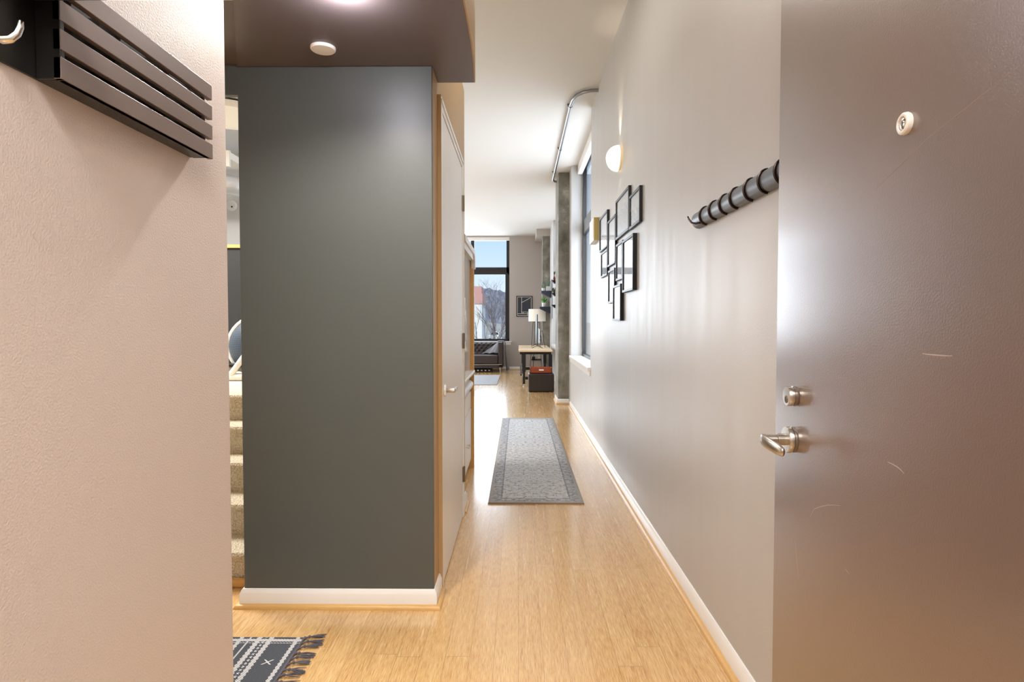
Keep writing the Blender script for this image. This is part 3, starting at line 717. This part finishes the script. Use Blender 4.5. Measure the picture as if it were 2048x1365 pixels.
# duct and grille
t = thing('air_duct', 'round silver air duct near the ceiling above the stair', 'duct', (-3.6, 7.6, 3.0))
M['duct'] = mat('silver duct sheet', srgb(214, 216, 220), rough=.32, metal=.55)
mb = MB().tube([(-5.5, 7.7, 3.08), (-3.95, 7.6, 3.08), (-3.78, 7.58, 3.075), (-3.66, 7.62, 3.07), (-3.58, 7.72, 3.065), (-3.55, 7.85, 3.06), (-3.55, 8.3, 3.06)], .125, 28); mb.build('pipe', M['duct'], t)
for q in (-3.95, -3.80): MB().tube([(q, 7.6, 3.08), (q + .02, 7.598, 3.08)], .130, 28).build('seam_ring', M['duct'], t)
MB().box(-4.3, -4.28, 7.6, 7.64, 3.18, CZ - .001).build('hanger_strap', M['galv'], t)
t = thing('air_register', 'white framed slatted air register above the silver duct', 'vent', (-3.62, 7.3, 3.2))
mb = MB().box(-4.2, -3.46, 7.20, 7.24, 3.19, 3.225).box(-4.2, -3.46, 7.20, 7.24, 3.345, 3.38).box(-3.50, -3.46, 7.20, 7.24, 3.2255, 3.3445)
mb.build('frame', M['white_plastic'], t)
mb = MB()
for k in range(16): mb.box(-4.15 + .040 * k, -4.132 + .040 * k, 7.215, 7.235, 3.226, 3.344)
mb.build('slats', M['galv'], t)
MB().box(-4.2, -3.47, 7.245, 7.75, 3.29, 3.37).build('boot', M['white_plastic'], t)
t = thing('smoke_detector', 'white oval detector on the white wall above the landing', 'detector', (-4.10, 8.6, 2.92))
MB().lathe((-4.10, 8.6, 2.99), [(.075, 0), (.075, -.02), (.06, -.035), (.01, -.04)], 28, 'y').build('cover', M['white_plastic'], t)
MB().lathe((-4.085, 8.562, 2.97), [(.012, 0), (.012, -.004), (.002, -.005)], 12, 'y').build('indicator', M['black'], t)

# ================================================================== HUTCH past the closet
t = thing('hutch_cabinet', 'cream hutch cabinet with a maple edge built in past the closet door', 'cabinet', (-.62, 4.9, 0))
ya, yb = 4.38, 5.43
for q in (yb - .022, ya): MB().box(-.86, -.402, q, q + .022, 0, .86).build('side_panel', M['cab_wood'], t, label='maple side panel')
MB().box(-.86, -.445, ya + .022, yb - .022, .07, .86).build('body', M['cab_cream'], t)
MB().box(-.86, -.47, ya + .022, yb - .022, 0, .07).build('toe_kick', M['cab_cream'], t)
for k, (y0, y1) in enumerate(((ya + .026, (ya + yb) / 2 - .002), ((ya + yb) / 2 + .002, yb - .026))):
    d_ = MB().box(-.445, -.428, y0, y1, .085, .545).build('door', M['white_paint'], t, bevel=.003, label='white lower door')
    yk = y1 - .04 if k == 0 else y0 + .04
    kb = MB().cyl((-.428, yk, .30), (-.410, yk, .30), .004, 12).cyl((-.410, yk, .30), (-.402, yk, .30), .010, 16).build('knob', M['steel'], d_, smooth=False)
MB().box(-.445, -.430, ya + .026, yb - .026, .552, .70).build('drawer', M['white_paint'], t, bevel=.003)
pr_ = [(-.45, .72)] + [(-.45 + .042 * math.sin(a), .762 - .042 * math.cos(a)) for a in [math.pi * k / 12 for k in range(13)]] + [(-.45, .804)]
MB().prism([(a, b) for a, b in pr_], 'y', ya + .024, yb - .024).build('roll_front', M['cab_cream'], t, smooth=False, label='rounded cream drawer front')
mb = MB().prism([(-.86, .862), (-.400, .862), (-.396, .868), (-.396, .884), (-.400, .890), (-.86, .890)], 'y', ya, yb + .012)
mb.build('countertop', M['cab_cream'], t)
for q in (yb - .03, ya): MB().box(-.52, -.402, q, q + .03, .890, 1.93).build('upper_side_panel', M['cab_wood'], t, label='maple side panel')
MB().box(-.52, -.4345, ya + .03, yb - .03, .89, 1.90).build('upper_back', M['glass_frost'], t, label='pale glass panel')
MB().box(-.50, -.403, ya + .03, yb - .03, 1.875, 1.93).build('head_panel', M['cab_cream'], t)
# rounded corner frame on the face
def arch(r_, inset):
    pts = []
    a0, b0, zt_ = ya + inset, yb + .01 - inset, 1.965 - inset
    pts += [(a0, zt_)]
    for k in range(9):
        a = math.pi / 2 * (1 - k / 8); pts.append((b0 - r_ + r_ * math.cos(a), zt_ - r_ * 1.0 + r_ * math.sin(a)))
    return pts
outer = arch(.13, 0); inner = arch(.10, .045)
mb = MB().prism(outer + [(yb + .010, 1.80), (yb - .03, 1.80)] + list(reversed(inner)), 'x', -.425, -.388)
mb.build('arched_crown', M['cab_cream'], t, bevel=.004, label='cream crown moulding with a rounded corner')
MB().box(-.402, -.398, ya, ya + .06, .89, 1.93).build('stile', M['cab_cream'], t)
MB().box(-.4345, -.431, ya + .20, ya + .48, 1.38, 1.52).build('note_card', M['white_plastic'], t, label='small white card on the panel')
MB().box(-.4345, -.425, ya + .16, ya + .42, 1.10, 1.17).build('switch_plate', M['white_plastic'], t, label='small white plate low on the panel', bevel=.002)

# ================================================================== DESK
t = thing('desk', 'long desk with a light wood top and black metal legs by the far right windows', 'desk', (.355, 13.65, 0))
MB().box(.005, .70, 12.3, 15.0, .715, .75).build('desk_top', M['desk_wood'], t, bevel=.003)
MB().box(.03, .675, 12.33, 14.97, .665, .715).build('apron', M['black'], t)
M['leg_metal'] = mat('black powder coated steel', srgb(26, 28, 34), rough=.3)
for (lx, ly) in ((.075, 12.34), (.62, 12.34), (.075, 14.9), (.62, 14.9)):
    lg = MB().box(lx, lx + .075, ly, ly + .06, .30, .665).box(lx + .012, lx + .063, ly + .008, ly + .052, .05, .34).build('leg', M['leg_metal'], t, bevel=.003)
    MB().cyl((lx + .037, ly + .03, 0), (lx + .037, ly + .03, .018), .024, 18).cyl((lx + .037, ly + .03, .018), (lx + .037, ly + .03, .06), .008, 10).build('levelling_foot', M['chrome'], lg)
MB().box(.14, .63, 14.92, 14.95, .14, .21).build('stretcher', M['leg_metal'], t)
MB().box(.14, .63, 12.36, 12.39, .14, .20).build('stretcher', M['leg_metal'], t)
MB().box(.04, .07, 12.38, 14.95, .22, .25).build('stretcher', M['leg_metal'], t)

# storage ottoman and tray
t = thing('storage_cube', 'dark brown leather storage cube on the floor in front of the desk', 'storage box', (.43, 11.55, 0))
MB().box(.19, .675, 11.33, 11.78, 0, .35).build('box_body', M['leather_box'], t, bevel=.025, seg=4)
MB().box(.40, .50, 11.322, 11.335, .325, .345).build('pull_tab', M['leather_box'], t, bevel=.004)
t = thing('leather_tray', 'rust brown leather tray with a cut handle on top of the dark storage cube', 'tray', (.43, 11.6, .352))
x0, x1, y0, y1, z0, z1 = .225, .64, 11.40, 11.74, .352, .455
hx0, hx1, hz0, hz1 = .39, .48, .405, .428
mb = MB().box(x0, hx0, y0, y0 + .012, z0, z1).box(hx1, x1, y0, y0 + .012, z0, z1).box(hx0, hx1, y0, y0 + .012, z0, hz0).box(hx0, hx1, y0, y0 + .012, hz1, z1)
mb.box(x0, x1, y1 - .012, y1, z0, z1).box(x0, x0 + .012, y0, y1, z0, z1).box(x1 - .012, x1, y0, y1, z0, z1).box(x0, x1, y0, y1, z0, z0 + .01)
mb.build('tray_body', M['rust'], t)
MB().box(x0 + .013, x1 - .013, y0 + .013, y1 - .013, z0 + .01, z0 + .055).build('folded_papers', M['white_plastic'], t)

# television edge on
t = thing('television', 'thin black television seen edge on standing on the desk', 'television', (.40, 13.75, .75))
MB().box(.405, .425, 13.2, 14.35, .83, 1.50).build('screen', M['black'], t, bevel=.003)
MB().box(.425, .475, 13.35, 14.2, .86, 1.18).build('back_housing', M['white_plastic'], t, bevel=.01, label='pale grey back housing')
for yc in (13.35, 14.2):
    mb = MB().tube([(.30, yc - .08, .757), (.41, yc, .80), (.41, yc, .85)], .006, 8).tube([(.53, yc - .08, .757), (.42, yc, .80), (.42, yc, .85)], .006, 8)
    mb.build('foot', M['black'], t)
mb = MB().tube([(.47, 13.5, 1.10), (.53, 13.5, 1.14), (.56, 13.5, 1.05), (.57, 13.5, .90), (.60, 13.52, .758)], .006, 6).tube([(.47, 13.6, 1.0), (.50, 13.58, 1.02), (.52, 13.58, .92), (.54, 13.6, .80)], .005, 6)
mb.build('cable', M['black'], t, smooth=True)
mb = MB().box(.476, .50, 13.46, 13.60, .90, .95).box(.476, .49, 13.46, 13.55, 1.0, 1.03)
mb.build('connector_box', M['black'], t)

# floor lamp behind the desk
t = thing('floor_lamp', 'floor lamp with a white drum shade and thin black legs behind the desk', 'floor lamp', (.47, 15.33, 0))
lx, ly = .475, 15.33
def ringp(r_, z_, n_=36): return [(lx + r_ * math.cos(2 * math.pi * k / n_), ly + r_ * math.sin(2 * math.pi * k / n_), z_) for k in range(n_)]
MB().ring_sweep([ringp(.220, 1.35), ringp(.217, 1.66), ringp(.213, 1.66), ringp(.216, 1.35)], closed=True).build('lamp_shade', M['shade'], t, smooth=True, label='white drum shade')
MB().tube([(lx, ly, 1.30), (lx, ly, 1.50)], .012, 10).lathe((lx, ly, 1.50), [(.01, 0), (.035, .03), (.035, .08), (.005, .11)], 16).build('bulb', M['white_plastic'], t)
for k, (dx_, dy_) in enumerate(((-.19, -.10), (.12, -.10), (-.10, .16))):
    a = (lx + dx_ * .55, ly + dy_ * .4, 1.33); b = (lx + dx_, ly + dy_, .0)
    MB().tube([a, b], .007, 8).build('leg', M['black'], t)
    MB().tube([(lx, ly, 1.33), a], .006, 8).build('leg_strut', M['black'], t)
point('floor_lamp_bulb', (lx, ly, 1.52), 3, WARM, .04)

# power strip with plugs
t = thing('power_strip', 'black power strip with plugs on the end wall under the desk', 'power strip', (.45, 16.7, .27))
MB().box(.36, .68, YF - .035, YF, .27, .295).build('strip', M['black'], t)
MB().box(.38, .46, YF - .06, YF, .295, .37).build('adapter', M['black'], t, bevel=.004)
MB().lathe((.58, YF - .002, .34), [(.032, 0), (.032, -.02), (.01, -.03)], 16, 'y').lathe((.58, YF - .002, .44), [(.045, 0), (.045, -.012), (.01, -.02)], 16, 'y').build('round_plug', M['plug'], t)

# ================================================================== SOFA
t = thing('sofa', 'dark brown tufted leather sofa under the living room window', 'sofa', (-1.4, 16.2, 0))
sx0, sx1 = -2.6, -.41
MB().box(sx0, sx1, 15.78, 16.62, .13, .22).build('base_frame', M['leather'], t, bevel=.01)
MB().box(sx0 + .02, sx1 - .03, 15.772, 15.782, .205, .215).build('metal_trim', M['chrome'], t, label='thin metal trim line')
MB().box(sx0 + .13, sx1 - .125, 15.76, 16.35, .22, .46).build('seat_cushion', M['leather'], t, bevel=.035, seg=4)
for xa in (sx0, sx1 - .125):
    MB().box(xa, xa + .125, 15.78, 16.6, .14, .80).build('armrest', M['leather'], t, bevel=.018, seg=3)
# tufted back
tufts = []
for j in range(4):
    for i in range(18):
        tx = sx0 + .16 + i * .125 + (.0625 if j % 2 else 0); tz = .53 + j * .075
        if tx < sx1 - .14: tufts.append((tx, tz))
def backf(u, v):
    x_ = sx0 + .12 + (sx1 - .12 - sx0 - .12) * u; z_ = .44 + .34 * v
    dmin = min((x_ - a) ** 2 + (z_ - b) ** 2 for a, b in tufts)
    y_ = 16.36 - .03 * (1 - math.exp(-dmin / .0010)) + .10 * max(0, (v - .88) / .12) ** 2
    return (x_, y_, z_)
mb = MB().grid(backf, 170, 26)
mb.box(sx0 + .12, sx1 - .12, 16.38, 16.60, .40, .78)
mb.build('tufted_back', M['leather'], t, smooth=True)
for (tx, tz) in tufts:
    if tx > -1.25: MB().lathe((tx, 16.362, tz), [(.011, 0), (.009, -.006), (.002, -.008)], 8, 'y').build('button', M['leather_box'], t)
for lx_ in (sx0 + .1, sx1 - .08):
    for ly_ in (15.83, 16.5): MB().tube([(lx_, ly_, .14), (lx_ + .01, ly_, 0)], [.012, .008], 10).build('leg', M['chrome'], t, label='thin metal leg')
# throw blanket over the arm
def thr1(u, v):   # from the back corner down to the seat
    xa = Vector((-.72 - .30 * v, 16.25 - .5 * v, .0)); 
    x_ = -.545 - (.47 * v) * (1 - u) ; y_ = 16.30 - .42 * u
    z_ = .815 - .345 * (v ** .75) * (1 - .15 * u) + .012 * math.sin(14 * u + 4 * v)
    return (x_ + .015 * math.sin(20 * u), y_, max(z_, .475))
def thr2(u, v):   # over the arm top and hanging down outside
    y_ = 15.95 + .42 * u + .015 * math.sin(9 * v)
    s_ = v
    if s_ < .18: return (-.56 + .18 * (s_ / .18), y_, .818 + .006 * math.sin(30 * u))
    q = (s_ - .18) / .82
    return (-.378 + (.015 + .11 * q) * (.35 + .65 * abs(math.sin(7.5 * u + .4))) , y_ + .02 * q, .815 - .76 * q + .03 * q * math.sin(13 * u))
o = MB().grid(thr1, 20, 20).grid(thr2, 40, 26).build('throw_blanket', M['throw'], solid=.008, smooth=True, label='grey throw blanket draped over the right arm of the sofa', cat='blanket')
t = thing('media_box', 'flat black electronic box lying under the sofa', 'electronic device', (-1.0, 16.1, 0))
MB().box(-1.35, -.70, 15.95, 16.2, 0, .085).build('case', M['black'], t, bevel=.006)
for k in range(4): MB().box(-1.1 + .1 * k, -1.06 + .1 * k, 15.944, 15.95, .03, .055).build('port', M['chrome'], t)

# ================================================================== ART PRINT on the end wall
t = thing('wall_art', 'black framed line art print on the end wall beside the window', 'framed print', (.16, YF, 1.48))
xa, xb, za, zb_ = -.06, .385, 1.485, 2.06
f = MB(); yq = YF - .025; bw = .016
f.box(xa, xa + bw, yq, YF, za, zb_).box(xb - bw, xb, yq, YF, za, zb_).box(xa, xb, yq, YF, za, za + bw).box(xa, xb, yq, YF, zb_ - bw, zb_)
f.build('frame', M['black'], t)
MB().box(xa + bw, xb - bw, yq + .008, yq + .012, za + bw, zb_ - bw).build('print', M['navy'], t)
W_ = xb - xa; H_ = zb_ - za
def ln(mb, u0, v0, u1, v1, th_=.012):
    a = Vector((xa + u0 * W_, 0, za + v0 * H_)); b = Vector((xa + u1 * W_, 0, za + v1 * H_)); d_ = (b - a).normalized(); n_ = Vector((-d_.z, 0, d_.x)) * th_ / 2
    mb.prism([((a + n_).x, (a + n_).z), ((b + n_).x, (b + n_).z), ((b - n_).x, (b - n_).z), ((a - n_).x, (a - n_).z)], 'y', yq + .0055, yq + .0082)
mb = MB()
for s_ in ((.07, .05, .93, .05), (.07, .95, .93, .95), (.07, .05, .07, .95), (.93, .05, .93, .95), (.33, .16, .33, .95), (.33, .68, .86, .90), (.33, .22, .86, .22), (.07, .14, .93, .14), (.70, .05, .70, .22)): ln(mb, *s_)
pa = None
for k in range(9):
    a = math.pi / 2 * k / 8; q = (.40 + .20 * (1 - math.cos(a)), .15 + .08 * math.sin(a))
    if pa: ln(mb, pa[0], pa[1], q[0], q[1])
    pa = q
M['cream_line'] = mat('cream ink', srgb(224, 218, 206), rough=.6)
mb.build('drawn_lines', M['cream_line'], t)

# ================================================================== WEDGE SHELVES AND PLANTS
struct_board = MB()
pb = [(14.35, 1.42), (15.3, 1.42), (15.3, 2.36)] + [(14.45 + .0, 2.36), (14.38, 2.33), (14.35, 2.26)]
struct_board.prism(pb, 'x', XR - .018, XR).build('wall_panel', M['grey_board'], label='grey rounded panel on the wall behind the wedge shelves', cat='wall panel')
def wedge(ym, zt_, wid, lab, dep=.25):
    mb = MB().prism([(XR - .018 - dep, zt_), (XR - .018, zt_), (XR - .018, zt_ - .165), (XR - .03 , zt_ - .165), (XR - .018 - dep, zt_ - .05)], 'y', ym, ym + wid)
    return mb.build('wedge_shelf', M['navy'], bevel=.003, label=lab, cat='shelf', group='wedge shelves by the desk')
wedge(14.55, 2.09, .30, 'upper navy wedge shelf holding two small pots on the far right wall')
wedge(15.02, 1.715, .30, 'lower navy wedge shelf holding the bright green plant on the far right wall', .27)
def pot(cx_, cy_, z_, r_, h_, kind, name, lab, square=False):
    t_ = thing(name, lab, 'potted plant', (cx_, cy_, z_), group='small potted plants by the desk')
    if square: MB().box(cx_ - r_, cx_ + r_, cy_ - r_, cy_ + r_, z_, z_ + h_).build('pot', M['pot'], t_, bevel=.006)
    else: MB().lathe((cx_, cy_, z_), [(r_ * .75, 0), (r_, h_ * .9), (r_, h_), (r_ * .85, h_), (r_ * .85, h_ * .9)], 20).build('pot', M['pot'], t_)
    mb = MB(); zz = z_ + h_ * .92
    if kind == 'agave':
        for k in range(16):
            a = k * 2.4; L_ = random.uniform(.12, .19); b = random.uniform(.25, .9)
            d_ = Vector((math.cos(a) * b, math.sin(a) * b, 1)).normalized()
            p = Vector((cx_, cy_, zz)); mb.tube([p, p + d_ * L_ * .5, p + d_ * L_ + Vector((math.cos(a), math.sin(a), -.2)) * .02], [.008, .018, .001], 6, flat=((math.cos(a), math.sin(a), 0), .3))
        mt = M['leaf']
    elif kind == 'succulent':
        for k in range(40):
            a = random.uniform(0, 6.28); b = random.uniform(.1, 1.1); L_ = random.uniform(.03, .13)
            p = Vector((cx_, cy_, zz)); d_ = Vector((math.cos(a) * b, math.sin(a) * b, 1)).normalized() * L_
            mb.tube([p, p + d_ * .6, p + d_], [.003, .009, .003], 5)
        mt = M['leaf_grey']
    else:
        for k in range(34):
            a = random.uniform(0, 6.28); b = random.uniform(0, .5); L_ = random.uniform(.08, .17)
            p = Vector((cx_ + .02 * math.cos(a), cy_ + .02 * math.sin(a), zz)); d_ = Vector((math.cos(a) * b, math.sin(a) * b, 1)).normalized() * L_
            mb.tube([p, p + d_ * .6, p + d_], [.002, .004, .001], 5)
        mt = M['leaf_grey']
    mb.build('leaves', mt, t_, smooth=True)
    MB().lathe((cx_, cy_, zz - .005), [(r_ * .84, 0), (r_ * .2, .004)], 14).build('soil', M['soil'], t_)
pot(.605, 14.68, 2.09, .042, .065, 'succulent', 'potted_succulent', 'pale succulent in a low white pot at the left end of the upper wedge shelf')
pot(.722, 14.70, 2.09, .045, .115, 'grass', 'potted_grass', 'grey green spiky plant in a square white pot on the upper wedge shelf', True)
pot(.640, 15.15, 1.715, .055, .105, 'agave', 'potted_agave', 'bright green leafy plant in a white pot on the lower wedge shelf')
# small black brackets with trailing plants just behind the pillar
for k, (zz, lab, pl) in enumerate(((2.055, 'top small black corner shelf behind the concrete pillar', 1), (1.835, 'middle small black corner shelf behind the concrete pillar', 2), (1.63, 'lowest small black corner shelf behind the concrete pillar', 0))):
    MB().prism([(.575, zz), (.70, zz), (.70, zz - .055), (.63, zz - .055)], 'y', 10.452, 10.60).build('corner_shelf', M['matte_black'], label=lab, cat='shelf', group='small shelves behind the pillar')
for zz, mt, nm, lab in ((2.055, 'rust', 'small_vase', 'small terracotta vase on the top corner shelf behind the pillar'), (1.835, 'leaf_dark', 'trailing_plant', 'dark trailing plant on the middle corner shelf behind the pillar')):
    t = thing(nm, lab, 'vase' if mt == 'rust' else 'potted plant', (.625, 10.53, zz))
    if mt == 'rust':
        MB().lathe((.625, 10.53, zz), [(.014, 0), (.022, .02), (.020, .05), (.008, .075), (.010, .085)], 16).build('body', M['rust'], t, smooth=True)
        mb = MB()
        for q in range(7): mb.tube([(.625, 10.53, zz + .08), (.625 + random.uniform(-.03, .03), 10.53, zz + random.uniform(.12, .17))], [.002, .005], 5)
        mb.build('stems', M['leaf_dark'], t)
    else:
        MB().lathe((.625, 10.53, zz), [(.016, 0), (.022, .035), (.018, .035)], 14).build('pot', M['matte_black'], t)
        mb = MB()
        for q in range(26):
            a = random.uniform(0, 6.28); L_ = random.uniform(.02, .045)
            mb.tube([(.625, 10.53, zz + .035), (.625 + L_ * math.cos(a), 10.53 + L_ * math.sin(a), zz + .05 + random.uniform(0, .05)), (.625 + 1.2 * L_ * math.cos(a), 10.53 + 1.2 * L_ * math.sin(a), zz + random.uniform(-.01, .06))], [.002, .009, .002], 5)
        mb.build('leaves', M['leaf_dark'], t)

# ================================================================== OUTSIDE
random.seed(11)
def hillz(x_, y_):
    return 0
def hf(u, v):
    x_ = -60 + 110 * u; y_ = 90 + 70 * v
    ridge = 10.6 + 1.2 * math.sin(x_ * .13) + .9 * math.sin(x_ * .37 + 1) - .045 * (x_ + 8) ** 2 * .12
    if x_ > -6: ridge -= (x_ + 6) * .6
    z_ = -5 + (ridge + 5) * min(1, v * 1.6) ** .8 + random.uniform(-.35, .35)
    return (x_, y_, z_)
MB().grid(hf, 150, 30).build('hillside', M['hill'], origin=(0, 120, -5), kind='structure', label='blue grey wooded hillside beyond the window')
def gf(u, v):
    y_ = 22 + 74 * v; z_ = -9 + 5 * min(1, v / .38) if v < .38 else -4 + 5.2 * (v - .38) / .62
    return (-90 + 150 * u, y_, z_ + .25 * math.sin(u * 60) * v)
struct(MB().grid(gf, 60, 30), 'ground', M['grass'], 'dry winter ground outside')
t = thing('building', 'red brick topped pale building seen through the end window at left', 'building', (-6, 62, -6))
MB().box(-9.5, -3.65, 60, 66, -7, 3.2).build('walls', M['stucco'], t, label='pale stone lower walls')
MB().box(-9.6, -3.60, 59.9, 66.1, 3.2, 4.2).box(-8.0, -3.75, 61, 65, 4.2, 5.0).build('parapet', M['brick'], t, label='red brick top')
for wx in (-5.3, -6.8, -8.3):
    for wz in (.6, -2.0): MB().box(wx, wx + .8, 59.95, 60, wz, wz + 1.3).build('window', M['navy'], t)
def tree(x_, y_, z_, h_, lean, lab, seed, spread=.55, depth=6):
    random.seed(seed)
    mb = MB()
    def br(p, d, L_, r_, k):
        q = p + d * L_ * .5 + Vector((random.uniform(-1, 1), random.uniform(-1, 1), 0)) * L_ * .04
        e_ = p + d * L_
        mb.tube([p, q, e_], [r_, r_ * .8, r_ * .62], 5 if k > 2 else 4)
        if k == 0: return
        for c_ in range(3 if k > 1 else 2):
            a = random.uniform(0, 6.28)
            nd = (d + Vector((math.cos(a), math.sin(a), random.uniform(-.1, .35))) * random.uniform(spread * .6, spread * 1.3)).normalized()
            br(p + d * L_ * random.uniform(.6, 1), nd, L_ * random.uniform(.62, .8), r_ * .58, k - 1)
    br(Vector((x_, y_, z_)), Vector((lean, 0, 1)).normalized(), h_ * .32, h_ * .0095, depth)
    mb.build('bare_tree', M['bark'], origin=(x_, y_, z_), label=lab, cat='tree', group='bare trees outside')
tree(-4.2, 38, -8, 11.5, .15, 'leafless tree with forked branches in front of the pale building outside', 3, .5, 5)
tree(-2.9, 54, -7, 14.0, .1, 'leafless tree rising behind the window mullion, right of the building', 5, .45, 5)
tree(-3.4, 70, -7, 15.0, 0, 'distant leafless tree beyond the pale building', 9)
tree(-1.2, 78, -7, 14.5, .05, 'distant leafless tree at the right of the end window', 13)
# light parked shapes at the foot of the hill
for k, (px_, lab) in enumerate(((-2.95, 'white parked car left on the far lot outside'), (-.6, 'silver parked car right on the far lot outside'))):
    t = thing('parked_car', lab, 'car', (px_, 76, -.95))
    prof_ = [(px_ - .9, -.85), (px_ - .9, -.3), (px_ - .55, -.2), (px_ - .35, .2), (px_ + .35, .2), (px_ + .6, -.2), (px_ + .92, -.3), (px_ + .92, -.85)]
    MB().prism(prof_, 'y', 74, 75.7).build('body', M['stucco'], t, bevel=.05)
    MB().prism([(px_ - .5, -.16), (px_ - .32, .12), (px_ + .32, .12), (px_ + .52, -.16)], 'y', 73.98, 75.72).build('windows', M['black'], t)
    for wx in (-.55, .55): MB().cyl((px_ + wx, 73.95, -.8), (px_ + wx, 74.2, -.8), .2, 14).build('wheel', M['black'], t)
